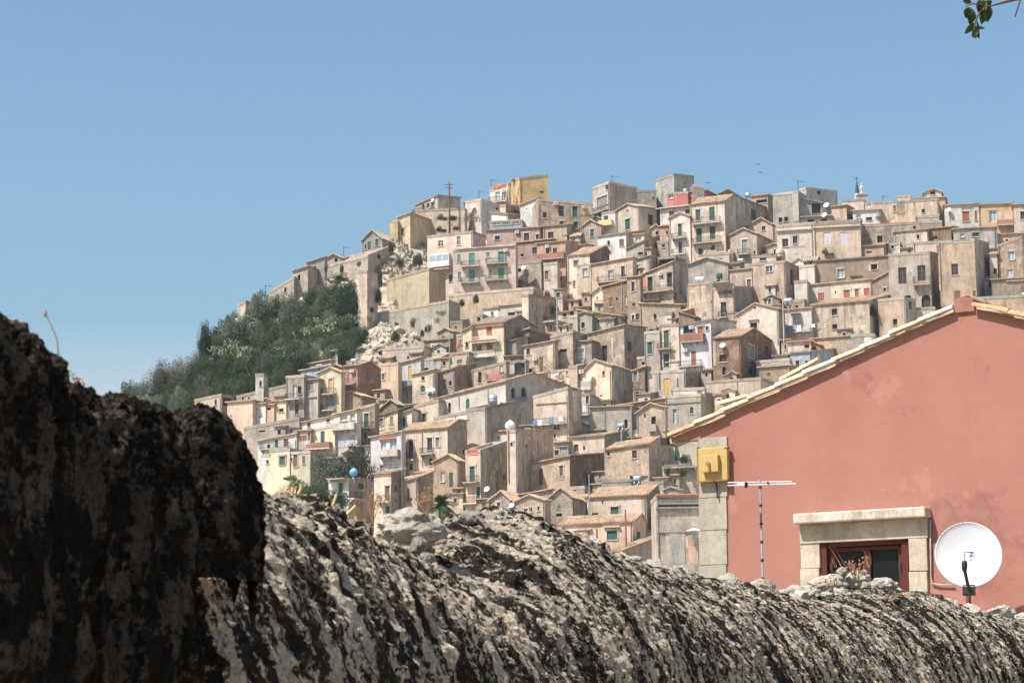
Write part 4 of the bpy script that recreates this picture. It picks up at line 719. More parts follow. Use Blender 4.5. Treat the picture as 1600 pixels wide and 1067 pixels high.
# --- M, N: bottom
H('M', '130,128 275,100 380,72 520', 62, 's', 'cream', 'cream corner house with a brown balcony door above the dry weeds', 'wb+ 243,268,36,122; wb 312,230,22,56; bi 180,290,340,44; wg 245,405,34,64; wk 312,328,16,18')
H('M', '272,190 492,142 622,95 470', 60, 's', 'tan', 'tan house with a slim brown door and shaded brick side, above the dry weeds', 'wb 415,285,22,112; wk 440,320,16,24; p 482,150,330; q 360,90,4,4')
H('M', '1095,335 1268,320 1400,300 520', 66, 'gl:250@1190', 'grey', 'small grey gabled house with a brown door behind the pale boulder', 'wb+ 1170,380,28,72; wk 1075,300,12,12; d 1082,236,26|white dish on the roof of the small grey gable', rm='tile')
H('M', '1260,300 1600,240 1620,250 420', 72, 's', 'stone', 'long orange tile roof behind the small stone gable', '')
H('M', '1310,345 1556,325 1605,345 690', None, 'gl:284@1428', 'stone', 'stone gabled house with a grey door on a small balcony, lower centre', 'ws 1397,455,30,116; wk 1440,405,14,36; wk 1500,395,14,36; wk 1447,607,26,56; qw 1440,575,250,10; d 1290,370,24|cream dish left of the stone gable with grey door; bi 1365,1430,520,26', rm='tile')
H('N', '205,305 402,300 510,295 600', 74, 'gl:225@300', 'stone', 'stone gable with a small shuttered window, left of the beige green-window house', 'ws 285,400,28,52; wk 283,450,44,24', rm='tile')
H('N', '405,352 508,345 515,348 500', 76, 's', 'white', 'tiny white house with a dark arched doorway, lower centre', 'wB 452,420,32,64')
H('N', '520,310 1016,282 1122,290 520', None, 'gr:205@1098', 'tan', 'beige house with one green shutter under a long tiled roof, lower right', 'wg 750,412,66,60; wk 585,440,54,16; wk 648,342,14,24; p 535,310,410', rm='tile')
H('N', '268,545 902,505 1015,500 740', None, 'gr:442@965', 'peach', 'pink cottage with two green shutters and a tiled roof', 'wg 497,620,86,54; wg 728,618,86,74; h 497,572,140,.35; h 728,548,150,.35; c 410,592; wg 948,612,30,48; pr 600,560,640', rm='tile')
H('N', '200,580 272,560 280,562 720', 74, 'f', 'grey', 'grey side wall left of the pink cottage', '')
H('N', '160,712 430,735 775,735 900', 76, 'gr:640@635', 'stone', 'low tiled roof with a dark gable end above the foreground wall', '', rm='tile')
H('N', '742,720 805,750 1098,640 980', 68, 's', 'stone', 'tiled lean-to with a dark side wall beside the tall brown block', '', rm='tile')
H('N', '1100,292 1475,288 1477,288 1060', 91, 'f', 'sidegrey', 'tall brown concrete block with bands beside the grey pilaster', 'hr 1275,280,370,.35; qc 1275,330,350,56; wk 1275,372,350,16; hg 1275,392,370,.3; qg 1275,535,350,100; h 1275,588,360,.12; wd 1425,660,36,60; qo 1405,800,80,330; qc 1270,780,130,380; bs 1150,1440,925,10')
# small lean-tos and sheds packed between the traced houses
ZO['Z'] = (0, 0, 1)
TOWN = [(400, 640), (520, 580), (600, 575), (720, 520), (760, 500), (800, 440), (870, 400), (900, 350), (1000, 350), (1130, 390), (1300, 380), (1590, 380), (1590, 450), (1480, 470), (1250, 570), (1040, 690), (1080, 800), (900, 830), (640, 770), (420, 720)]
def in_poly(poly, x, y):
    c = False; j = len(poly) - 1
    for i in range(len(poly)):
        (xi, yi), (xj, yj) = poly[i], poly[j]
        if (yi > y) != (yj > y) and x < (xj - xi)*(y - yi)/(yj - yi) + xi: c = not c
        j = i
    return c
def short(l):
    w_ = l.replace(',', '').split()[:7]
    while w_[-1] in ('with', 'and', 'a', 'the', 'of', 'in', 'on', 'under', 'behind', 'its', 'above', 'below', 'beside', 'at', 'to', 'left', 'right', 'between', 'into', 'over', 'small', 'dark', 'two', 'one', 'long', 'black', 'white', 'brown', 'by', 'from'): w_ = w_[:-1]
    return ' '.join(w_)
rf = random.Random(99); placed = []; used = {}; HX = [(proj(h[1]), h[0]['label']) for h in HOUSES]
for _ in range(40000):
    if len(placed) >= 150: break
    x, y = rf.uniform(400, 1590), rf.uniform(340, 830)
    if not in_poly(TOWN, x, y): continue
    w1, w2, hh = rf.uniform(13, 26), rf.uniform(5, 14), rf.uniform(11, 20)
    if any(abs(x + w2/2 - a) < (w1 + w2)/2 + cw/2 + 2 and y - hh - 9 < b + ch/2 and b - ch/2 < y + 9 and yb_ <= y + 1 for a, b, cw, ch, yb_ in WINPX): continue
    if any(abs(x - a) < 18 and abs(y - b) < 12 for a, b in placed): continue
    if any(q[3] > y + 1 and q[0] < x - w1*.3 < q[1] and q[2] < y - hh*.7 for q in RECT): continue
    placed.append((x, y)); near = min(HX, key=lambda q: (q[0][0] - x)**2 + ((q[0][1] - y)*1.3)**2)[1]; mt = rf.choice(['tan', 'beige', 'cream', 'stone', 'patch', 'stone', 'grey', 'white', 'stained', 'palestone'])
    rk = rf.choice(['s', 's', 'gl', 'gr', 'f', 's']); word = {'tan': 'tan', 'beige': 'beige', 'cream': 'cream', 'stone': 'stone', 'patch': 'patched', 'grey': 'grey', 'white': 'whitish', 'stained': 'streaked', 'palestone': 'pale stone'}[mt]
    lab = 'small %s %s in front of the %s' % (word, {'s': 'lean-to', 'gl': 'gabled shed', 'gr': 'tiled cottage', 'f': 'flat-roofed annex'}[rk], short(near)); used[lab] = used.get(lab, 0) + 1
    if used[lab] > 1: continue
    t_ = y - hh; a_ = rf.uniform(62, 80); dl = (x - (x - w1))*.06; tilt = rf.uniform(-1, 3) if rk == 's' else 0
    wx, wy = x - w1*rf.uniform(.35, .65), y - hh*rf.uniform(.35, .55)
    H('Z', '%f,%f %f,%f %f,%f %f' % (x - w1, t_ + dl + tilt, x, t_, x + w2, t_ + (rf.uniform(-2, 2) if rk == 's' else 1.2), y), a_, rk + (':%f' % (t_ - rf.uniform(3, 5)) if rk in ('gl', 'gr') else ''), mt, lab, 'w%s %f,%f,%f,%f' % (rf.choice('kdbgskde'), wx, wy, rf.uniform(3, 5.5), rf.uniform(4.5, 8.5)), rm=rf.choice(['tile', 'tile', 'greytile']))
for r_ in bpy.data.objects:
    if 'wm' in r_.keys(): del r_['wm']
HAZE = .0001
# ------------------------------------------------------------------ roof-top things of the town
def find(sub):
    for h in HOUSES:
        if sub in h[0]['label']: return h
    raise KeyError(sub)
def zp(zone, x, y): ox, oy, sc = ZO[zone]; return ox + x/sc, oy + y/sc
def roof_pt(sub, zone, x, y, back=.35):
    r, M, d1, d2, l1, l2, zm = find(sub); px, py = zp(zone, x, y); Yp = M.y + (d1.y*l1*.3 + d2.y*l2*back)
    return at(px, py, Yp), zm
def T(sub, zone, x, y, r, L, hz, mat, label, back=.3):
    P, zm = roof_pt(sub, zone, x, y, back); k = P.y/FPX/ZO[zone][2]
    P.z -= (r*k*1.0 if hz else L*k*.5) + .3
    tank_mesh(P, r*k, L*k, hz, mat, label, V((.9, -.43, 0)))
    if P.z - zm > .3:
        m = MB(P); m.tube([P, V((P.x, P.y, zm - .5))], .12, 6); o = bpy.data.objects[-1] if False else None
        q = m.build('stand', 'steel'); q.location = (0, 0, 0); q.parent = TANKS[-1] if TANKS else None
TANKS = []
_tm = tank_mesh
def tank_mesh(*a):
    o = _tm(*a); TANKS.append(o); return o
T('plain pink-red rooftop hut', 'B', 1230, 255, 26, 34, False, 'zinc', 'grey tank on the pink-red rooftop huts')
T('tan rooftop room', 'C', 365, 288, 26, 34, False, 'zinc', 'grey tank behind the hipped roof on the right skyline')
T('small tan house with a black window', 'C', 305, 838, 18, 60, True, 'steel', 'metal tank on the small tan house with a black window')
T('small cream wall house', 'C', 632, 785, 36, 90, False, 'concrete', 'big round concrete tank below the cream apartments')
T('low brown-roofed house', 'E', 685, 645, 20, 50, True, 'steel', 'silver tank on the brown-roofed terrace, left of two')
T('low brown-roofed house', 'E', 742, 648, 20, 50, True, 'steel', 'silver tank on the brown-roofed terrace, right of two')
T('whitish house with an ochre', 'E', 382, 950, 20, 50, True, 'zinc', 'metal tank on the balcony of the ochre-door house', -.25)
T('beige house with a green arched', 'E', 607, 1018, 20, 80, True, 'plastic_white', 'long white barrel before the green arched door', -.4)
T('streaked beige block', 'G', 180, 84, 18, 80, True, 'plastic_white', 'white tank on the streaked beige block')
T('pinkish sloping parapet', 'G', 212, 262, 28, 40, False, 'plastic_blue', 'blue-grey tank above the pinkish parapet')
T('dark roof terrace', 'G', 128, 412, 26, 52, True, 'plastic_white', 'white tank on the dark roof terrace')
T('pale concrete block', 'K', 1228, 335, 36, 70, False, 'zinc', 'big grey cylinder tank on the pale concrete block', .15)
T('beige house with white washing', 'L', 378, 272, 20, 60, True, 'zinc', 'grey tank on the terrace above the white washing')
T('low beige house with a dark sloping', 'L', 910, 562, 24, 66, True, 'plastic_blue', 'dull blue tank before the pale stone house')
T('grey low wall behind', 'L', 1045, 1005, 30, 74, True, 'plastic_blue', 'blue-grey barrel at the foot of the stone tower house', -.4)
T('small grey gabled house with a brown', 'M', 1228, 425, 34, 80, True, 'plastic_blue', 'blue tank right of the small grey gable', -.5)
T('small grey gabled house with a brown', 'M', 1076, 405, 16, 40, True, 'black', 'black tank left of the small grey gable', -.5)
T('dark brick gabled house', 'J', 1457, 20, 20, 60, True, 'steel', 'metal tank behind the dark brick gable')
T('white house with purple washing', 'G', 915, 268, 24, 80, True, 'zinc', 'grey tank above the white house with purple washing', -.1)
T('wide grey rendered gable', 'B', 1515, 962, 26, 46, False, 'green', 'dark green tank under the wide grey gable', -.5)
T('white terrace parapet', 'F', 270, 1018, 18, 60, True, 'plastic_blue', 'small blue tank beside the church gable', .2)
ZO['Q'] = (420, 740, 6.67)
H('Q', '622,82 832,50 1100,66 300', 62, 'f', 'white', 'white flat-roofed villa with a blue ball tank among the trees', 'wg 750,150,42,110; wg 957,128,66,74; bi 772,930,255,60; h 730,55,220,.9; h 950,55,240,.9')
def ball(sub, zone, x, y, r, mat, label, back=.1):
    P, zm = roof_pt(sub, zone, x, y, back); k = P.y/FPX/ZO[zone][2]; r *= k; m = MB(P)
    m.lathe(P, Z, [(r*sin(t*pi/10) + 1e-4, -r*cos(t*pi/10)) for t in range(11)], 16); m.lathe(P, Z, [(r*1.02, -r*.08), (r*1.04, 0), (r*1.02, r*.08)], 16); m.lathe(P + Z*r*.95, Z, [(.02, .12), (r*.25, .1), (r*.25, 0)], 10)
    m.mi = 1; m.tube([P - Z*r*.9, V((P.x, P.y, min(P.z - r*1.2, zm - .5)))], r*.35, 8)
    tag(m.build('water_tank', [mat, 'steel'], loc=P, smooth=True), label, 'water tank', 'water tanks on the hillside roofs')
ball('cream pillar house', 'K', 1372, 562, 44, 'plastic_white', 'white ball tank on top of the cream pillar house')
plain('plastic_sky', (.20, .42, .60), .4)
ball('white flat-roofed villa', 'K', 68, 948, 34, 'plastic_sky', 'light blue ball tank on the white flat-roofed villa')
def pole(zone, x, y0, y1, Y, label, mat='wood', arms=True, r=.12):
    px, a = zp(zone, x, y0); _, b = zp(zone, x, y1); A = at(px, a, Y); Bp = at(px, b, Y); Bp = V((A.x, A.y, min(Bp.z, terr(A.x, A.y)) - .5)); m = MB(Bp); m.tube([Bp, A], r*1.3, 8, r*.8)
    root = empty('utility_pole', Bp, label, 'pole', 'poles standing in the town'); m.build('post', mat, root)
    if arms:
        q = MB(Bp); q.box(A - Z*.5, V((1, 0, 0)), V((0, 1, 0)), Z, -.8, .8, -.06, .06, -.07, .07); q.box(A - Z*1.1, V((1, 0, 0)), V((0, 1, 0)), Z, -.6, .6, -.06, .06, -.06, .06); q.build('crossarm', mat, root)
pole('A', 757, 185, 450, dep(702, 335) - 3, 'dark wooden pole on the cliff top against the sky', 'woodbrown', True, .16)
pole('F', 268, 250, 540, dep(870, 522) - 4, 'grey pole in front of the plain cream house, centre', 'concrete', False)
pole('G', 870, 260, 620, dep(1223, 540) - 4, 'grey pole beside the cream gabled house, right centre', 'concrete', False, .10)
pole('N', 534, 110, 420, dep(920, 800) - 12, 'thin mast in front of the beige green-window house', 'steel', False, .06)
pole('N', 838, 405, 640, dep(977, 840) - 12, 'rusty post before the pink cottage', 'rustiron', False, .12)
pole('K', 467, 600, 960, dep(627, 745) - 16, 'slim lamp-like pole between lilac and terracotta houses', 'concrete', False, .1)
pole('E', 757, 505, 660, dep(702, 555) - 8, 'thin pole beside the silver tanks', 'steel', False, .07)
pole('L', 992, 385, 660, dep(985, 690) - 3, 'thin pole before the pale stone gable', 'steel', False, .07)
def antenna(sub, zone, x, y0, y1, label, back=.3):
    P, zm = roof_pt(sub, zone, x, y1, back); A, _ = roof_pt(sub, zone, x, y0, back); b = V((P.x, P.y, min(P.z, zm) - .3)); A = V((P.x, P.y, A.z)); m = MB(b); m.tube([b, A], .05, 6)
    h = .5
    for i in range(5): m.tube([A + V((-.5, .1*i, -.1 - .0*i)) + V((i*.28 - .1, 0, 0)) - V((-.5, 0, 0)) + Z*0 - V((0, .35, 0)), A + V((i*.28 - .1, .35 + .1*i, -.1))], .025, 4)
    m.tube([A + V((-.2, .1, -.1)), A + V((1.2, .3, -.1))], .03, 4)
    tag(m.build('rooftop_antenna', 'iron', loc=b), label, 'antenna', 'antennas on the hillside roofs')
antenna('cream flat-roofed house', 'A', 1005, 262, 320, 'thin antenna on the cream house with an arched window')
antenna('square grey tower', 'B', 620, 132, 180, 'short antenna on the square grey tower')
antenna('tall grey plastered ruin', 'C', 785, 175, 260, 'taller antenna on the tall grey ruin')
antenna('long ribbed building', 'C', 1490, 300, 335, 'small antenna on the long ribbed building')
antenna('white balcony wing', 'A', 1105, 165, 200, 'antenna at the left top of the yellow tower')
antenna('small tan gabled house on the ridge', 'O', 945, 30, 110, 'antenna on the ridge left of the cliff')
antenna('stepped ruined wall', 'O', 293, 350, 430, 'thin mast at the left end of the ruined ridge')
# statue and iron spire on the skyline
P, zm = roof_pt('low cream parapet', 'C', 1318, 330, .3); k = P.y/FPX/5.333; root = empty('statue', V((P.x, P.y, zm - .4)), 'pale stone statue on a pedestal against the sky, right skyline', 'statue'); b = V((P.x, P.y, zm - .4))
m = MB(b); m.box(b, V((1, 0, 0)), V((0, 1, 0)), Z, -.85, .85, -.8, .8, 0, 1.5); m.box(b, V((1, 0, 0)), V((0, 1, 0)), Z, -1.0, 1.0, -.95, .95, 1.5, 1.75); m.build('pedestal', 'coping', root)
m = MB(b); m.lathe(b + Z*1.75, Z, [(.01, 0), (.36, 0), (.32, .25), (.22, .8), (.26, 1.1), (.29, 1.35), (.19, 1.55), (.08, 1.62), (.09, 1.68), (.13, 1.8), (.12, 1.92), (.06, 2.02), (.01, 2.03)], 12); m.tube([b + V((.24, 0, 3.1)), b + V((.4, -.2, 2.75)), b + V((.2, -.3, 2.65))], .07, 6, .05); m.tube([b + V((-.24, 0, 3.1)), b + V((-.36, -.1, 2.7)), b + V((-.3, -.2, 2.5))], .07, 6, .05); m.build('figure', 'coping', root, smooth=True)
P, _ = roof_pt('low cream parapet', 'C', 1277, 300, .5); b = V((P.x, P.y, zm - .4)); root = empty('spire', b, 'dark iron spire beside the pale statue', 'spire'); m = MB(b); top = at(*zp('C', 1277, 185), P.y)
m.lathe(b, Z, [(1.5, 0), (1.3, .6), (.9, 1.0), (.5, 1.4), (.4, 2.2), (.3, top.z - b.z - 2.0)], 10); m.build('base', 'coping', root, smooth=True)
m = MB(b); m.lathe(V((b.x, b.y, top.z - 2.2)), Z, [(.34, 0), (.36, .3), (.24, 1.4), (.05, 2.4)], 8); m.build('iron_top', 'iron', root); m = MB(b); m.box(V((b.x, b.y, top.z + .6)), V((1, 0, 0)), V((0, 1, 0)), Z, -.35, .35, -.04, .04, -.05, .05); m.tube([V((b.x, b.y, top.z + .1)), V((b.x, b.y, top.z + 1.0))], .05, 5); m.build('cross', 'iron', root)
# closed orange parasol on the yellow house terrace
P = at(*zp('E', 832, 690), dep(716, 565) - 4); m = MB(P); m.lathe(P, Z, [(.03, -.3), (.03, .5), (.3, .55), (.26, 1.0), (.14, 1.8), (.03, 2.3)], 10); tag(m.build('parasol', 'redband', loc=P), 'closed orange-red parasol on the terrace left of the yellow house', 'parasol')
# ------------------------------------------------------------------ trees, bushes, prickly pears
def leafmat(name, a, b, c3):
    m = bpy.data.materials.new(name); n, l, p = nodes(m); co, rd = coords(n, l)
    t = N(n, 'TexNoise', Scale=.9, Detail=4); l.new(co, t.inputs['Vector']); r = ramp(n, .35, .65); l.new(t.outputs[0], r.inputs[0]); c = mixc(n, l, r.outputs[0], a, b)
    t2 = N(n, 'TexNoise', Scale=6, Detail=2); l.new(co, t2.inputs['Vector']); r2 = ramp(n, .5, .75); l.new(t2.outputs[0], r2.inputs[0]); c = mixc(n, l, r2.outputs[0], c, c3)
    l.new(c, p.inputs['Base Color']); p.inputs['Roughness'].default_value = .65; p.inputs['Specular IOR Level'].default_value = .25
    tr = N(n, 'BsdfTranslucent'); l.new(c, tr.inputs[0]); mx = N(n, 'MixShader'); mx.inputs[0].default_value = .25; l.new(p.outputs[0], mx.inputs[1]); l.new(tr.outputs[0], mx.inputs[2]); l.new(mx.outputs[0], n['Material Output'].inputs[0]); MATS[name] = m
leafmat('leaf_dark', (0.025, 0.046, 0.019), (0.042, 0.067, 0.025), (0.063, 0.088, 0.038)); leafmat('leaf_mid', (0.042, 0.067, 0.025), (0.063, 0.088, 0.033), (0.092, 0.117, 0.050)); leafmat('leaf_olive', (0.106, 0.132, 0.088), (0.150, 0.176, 0.118), (0.214, 0.226, 0.164))
leafmat('leaf_pine', (0.015, 0.035, 0.025), (0.024, 0.048, 0.033), (0.038, 0.063, 0.042)); leafmat('leaf_bright', (0.083, 0.140, 0.035), (0.118, 0.188, 0.046), (0.164, 0.223, 0.070)); leafmat('leaf_brown', (0.164, 0.132, 0.088), (0.126, 0.106, 0.069), (0.214, 0.176, 0.112)); leafmat('leaf_grey', (0.126, 0.126, 0.095), (0.164, 0.158, 0.118), (0.201, 0.189, 0.150))
leafmat('leaf_grove', (.055, .068, .042), (.075, .09, .055), (.11, .12, .08)); leafmat('cactus', (.20, .235, .13), (.28, .31, .18), (.38, .39, .26)); plain('bark', (.10, .075, .055), .9, bump=.5); leafmat('leaf_dry', (.30, .20, .10), (.36, .24, .11), (.2, .12, .06))
def leaf_mesh(name, mat, n, size, lumps, seed, trunk=None):
    """leaf faces spread through a lumpy crown of unit size"""
    r = random.Random(seed); m = MB(); L = []
    for _ in range(lumps):
        th = r.uniform(0, 2*pi); rr = sqrt(r.random())*.62; L.append((V((rr*cos(th), rr*sin(th), r.uniform(.3, .74) if _ else .5)), r.uniform(.2, .38) if _ else .5))
    for i in range(n):
        c, q = r.choice(L); d = V((r.gauss(0, 1), r.gauss(0, 1), r.gauss(0, 1))).normalized(); p = c + d*q*(r.random()**.28)*(1 + .25*noise.noise(d*3 + c*9))
        if p.z < .02: continue
        a = (d + V((r.gauss(0, .8), r.gauss(0, .8), r.gauss(0, .8)))).orthogonal().normalized(); b = V((r.gauss(0, 1), r.gauss(0, 1), r.gauss(0, 1))).cross(a).normalized(); s = size*r.uniform(.6, 1.4)
        m.face(p - a*s - b*s*.6, p + a*s*.2 - b*s*.8, p + a*s + b*s*.2, p - a*s*.1 + b*s*.8)
    me = bpy.data.meshes.new(name); me.from_pydata(m.v, [], m.f); me.materials.append(MATS[mat]); return me, L
def trunk_mesh(L, seed):
    m = MB(); r = random.Random(seed); m.tube([V((0, 0, -.15)), V((.03, .02, .15)), V((-.02, .03, .35))], .05, 7, .03)
    for c, q in L[:6]: m.tube([V((-.02, .03, .3)), V((c.x*.5, c.y*.5, .45)), c], .022, 5, .006)
    me = bpy.data.meshes.new('trunk'); me.from_pydata(m.v, [], m.f); me.materials.append(MATS['bark']); return me
PRO = {}
for i, (kk, mt, n_, s_, l_) in enumerate((('dark', 'leaf_dark', 5200, .026, 14), ('mid', 'leaf_mid', 4600, .026, 13), ('mid2', 'leaf_mid', 4800, .025, 17), ('olive', 'leaf_olive', 5200, .022, 15), ('pine', 'leaf_pine', 5200, .024, 16), ('bright', 'leaf_bright', 3600, .028, 10), ('brown', 'leaf_brown', 3000, .020, 14), ('grey', 'leaf_grey', 3200, .018, 15), ('dry', 'leaf_dry', 500, .04, 8), ('grove', 'leaf_grove', 6500, .022, 16))):
    me, L = leaf_mesh('crown_' + kk, mt, n_, s_, l_, 11 + i); PRO[kk] = (me, trunk_mesh(L, i))
def plant(kind, px, py, wpx, hpx, label, name='tree', cat='tree', group=None, Y=None, ground=True, hang=0):
    Y = Y or dep(px, py); P = at(px, py, Y)
    if ground: P.z = min(P.z, max(terr(P.x, P.y), P.z - 3))
    w_ = wpx/2*Y/FPX; h_ = (at(px, py - hpx, Y).z - P.z) if ground else hpx*Y/FPX
    root = empty(name, P, label, cat, group); me, tr = PRO[kind]; a = rng.uniform(0, 6.28)
    for nm, mm in (('trunk', tr), ('foliage' if cat != 'tree' else 'crown', me)):
        if nm == 'trunk' and cat != 'tree': continue
        o = bpy.data.objects.new(nm, mm); C.objects.link(o); o.parent = root; o.scale = (w_*1.12, w_*1.12, h_*1.05); o.rotation_euler = (0, 0, a)
    return root
def PP(x, y): return zp('P', x, y)
for args in (('pine', *PP(750, 690), 30, 62, 'dark upright pine at the left edge of the wooded slope'), ('olive', *PP(965, 545), 50, 56, 'rounded grey-green tree just right of the dark upright pine'), ('olive', *PP(1190, 400), 52, 62, 'tall grey-green tree below the broken wall stub on the ridge'),
             ('bright', *PP(1372, 260), 28, 34, 'bright green little tree at the top of the wooded slope'), ('olive', *PP(1465, 440), 54, 62, 'broad grey-green tree near the top of the wooded slope'), ('dark', *zp('O', 955, 720), 46, 68, 'big dark green tree left of the slim buttress tower'), ('dark', *zp('O', 1010, 660), 34, 58, 'second dark green tree touching the buttress tower'),
             ('grey', *PP(320, 960), 46, 48, 'pale bare-looking tree low on the far left slope'), ('brown', *PP(450, 900), 48, 48, 'brownish dry tree on the far left slope, taller'), ('grey', *PP(580, 830), 46, 46, 'pale bare tree below the dark upright pine'), ('mid', *PP(92, 1000), 18, 26, 'lone small tree at the far left foot of the hill'),
             ('grey', *PP(200, 1000), 34, 34, 'greyish tree right of the lone small tree'), ('grove', 527, 752, 92, 46, 'large olive tree spreading left of the lilac-grey house'), ('grove', 566, 748, 62, 58, 'second olive tree hugging the lilac-grey house')):
    plant(*args, group='trees of the wooded slope' if args[1] < 510 or args[2] < 600 else 'olive trees among the lower houses', name='pine_tree' if args[0] == 'pine' else ('olive_tree' if args[2] > 700 else 'tree'))
def inside(poly, x, y):
    c = False; j = len(poly) - 1
    for i in range(len(poly)):
        (xi, yi), (xj, yj) = poly[i], poly[j]
        if (yi > y) != (yj > y) and x < (xj - xi)*(y - yi)/(yj - yi) + xi: c = not c
        j = i
    return c
WOOD = [(200, 618), (240, 600), (300, 570), (318, 552), (340, 530), (380, 510), (415, 480), (470, 480), (500, 465), (535, 455), (556, 480), (558, 530), (540, 562), (500, 562), (470, 580), (440, 592), (400, 612), (360, 622), (310, 632), (230, 638)]
pts = []; tries = 0
while len(pts) < 150 and tries < 9000:
    tries += 1; x, y = rng.uniform(195, 560), rng.uniform(450, 640)
    if inside(WOOD, x, y) and all((x - a)**2 + ((y - b)*1.5)**2 > 15**2 for a, b in pts): pts.append((x, y))
pts.sort(key=lambda q: q[1])
for x, y in pts:
    kd = rng.choice(['dark', 'dark', 'mid', 'mid', 'mid2', 'mid2', 'olive'] if x > 320 else ['mid2', 'grey', 'brown', 'mid', 'olive', 'dark'])
    LB = {'dark': 'dark green bush in the thicket of the wooded slope', 'mid': 'mid green bush in the thicket of the wooded slope', 'mid2': 'mid green bush in the thicket of the wooded slope', 'olive': 'grey-green bush in the thicket of the wooded slope', 'grey': 'pale twiggy bush in the thicket of the wooded slope', 'brown': 'brownish bush in the thicket of the wooded slope'}[kd]
    LB = LB.replace('in the thicket of the wooded slope', ('on the far left end of the wooded slope' if x < 300 else 'below the dark upright pine' if x < 350 else 'in the middle of the wooded slope' if x < 420 else 'above the ruined pale wall on the wooded slope' if x < 490 else 'left of the slim buttress tower') + (', upper part' if y < 640 - (x - 195)*.38 + 0 else ', lower part'))
    plant(kd, x, y + 6, rng.uniform(28, 44), rng.uniform(18, 30), LB, 'bush', 'bush', LB.split(' bush')[0] + ' bushes of the wooded slope')
# prickly pear: flat oval pads growing from one another
def pear_mesh(seed):
    r = random.Random(seed); m = MB()
    def pad(b, d, s, lv):
        side = d.cross(V((r.gauss(0, 1), r.gauss(0, 1), r.gauss(0, .4)))).normalized(); nn = d.cross(side).normalized(); i = len(m.v); k = 9; c = b + d*s
        for q in range(k): t = 2*pi*q/k; m.v.append((c + d*(s*cos(t)) + side*(s*.62*sin(t)))[:])
        m.v.append((c + nn*s*.16)[:]); m.v.append((c - nn*s*.16)[:])
        for q in range(k): m.f.append((i + q, i + (q + 1) % k, i + k)); m.f.append((i + (q + 1) % k, i + q, i + k + 1)); m.m += [0, 0]
        if lv:
            for _ in range(r.choice((1, 2, 2, 3))):
                t = r.uniform(-1.1, 1.1); e = c + d*(s*cos(t)*.95) + side*(s*.6*sin(t)); pad(e, (d*cos(t) + side*sin(t) + V((r.gauss(0, .35), r.gauss(0, .35), .25))).normalized(), s*r.uniform(.75, .95), lv - 1)
    for _ in range(9): pad(V((r.uniform(-.6, .6), r.uniform(-.6, .6), -.05)), V((r.gauss(0, .4), r.gauss(0, .4), 1)).normalized(), .15, 3)
    me = bpy.data.meshes.new('pads'); me.from_pydata(m.v, [], m.f); me.materials.append(MATS['cactus']); return me
PEAR = [pear_mesh(s) for s in range(4)]
def pear(px, py, wpx, i):
    P = at(px, py, dep(px, py)); P.z = max(terr(P.x, P.y), P.z - 2) ; s = wpx*P.y/FPX/1.5
    o = bpy.data.objects.new('prickly_pear', PEAR[i % 4]); C.objects.link(o); o.location = P - V((0, 2.2, -.4)); o.scale = (s, s, s*1.15); o.rotation_euler = (0, 0, rng.uniform(0, 6)); tag(o, 'pale prickly pear clump ' + ('on the far left end of the wooded slope' if px < 300 else 'below the dark upright pine' if px < 350 else 'in the middle of the wooded slope' if px < 420 else 'above the ruined pale wall on the wooded slope' if px < 480 else 'near the slim buttress tower') + (', upper part' if py < 640 - (px - 195)*.38 else ', lower part'), 'cactus', 'prickly pears of the wooded slope')
for i, (x, y, w_) in enumerate(((930, 500, 22), (1110, 450, 26), (1180, 420, 22), (1260, 330, 24), (1290, 300, 22), (1160, 400, 18), (1340, 380, 18), (800, 700, 26), (860, 660, 22), (760, 750, 24), (1010, 650, 26), (1080, 660, 26), (1060, 720, 22), (1120, 740, 18), (960, 630, 20), (1000, 860, 24), (940, 870, 22), (1060, 880, 22), (1390, 640, 26), (1420, 600, 22), (1340, 660, 20), (1440, 560, 18), (600, 900, 22), (570, 890, 18), (250, 1000, 22), (690, 690, 16), (680, 740, 16), (1500, 470, 18), (1540, 640, 24))):
    pear(*PP(x, y), w_, i)
for i, (x, y, w_) in enumerate(((640, 700, 24), (700, 720, 24), (760, 740, 26), (830, 700, 24), (850, 620, 22), (720, 780, 24), (660, 820, 22), (790, 790, 24), (450, 920, 24), (60, 980, 24), (120, 1010, 24), (430, 970, 24), (1000, 710, 22), (900, 740, 24), (600, 900, 22))):
    pear(*zp('O', x, y), w_, i + 2)
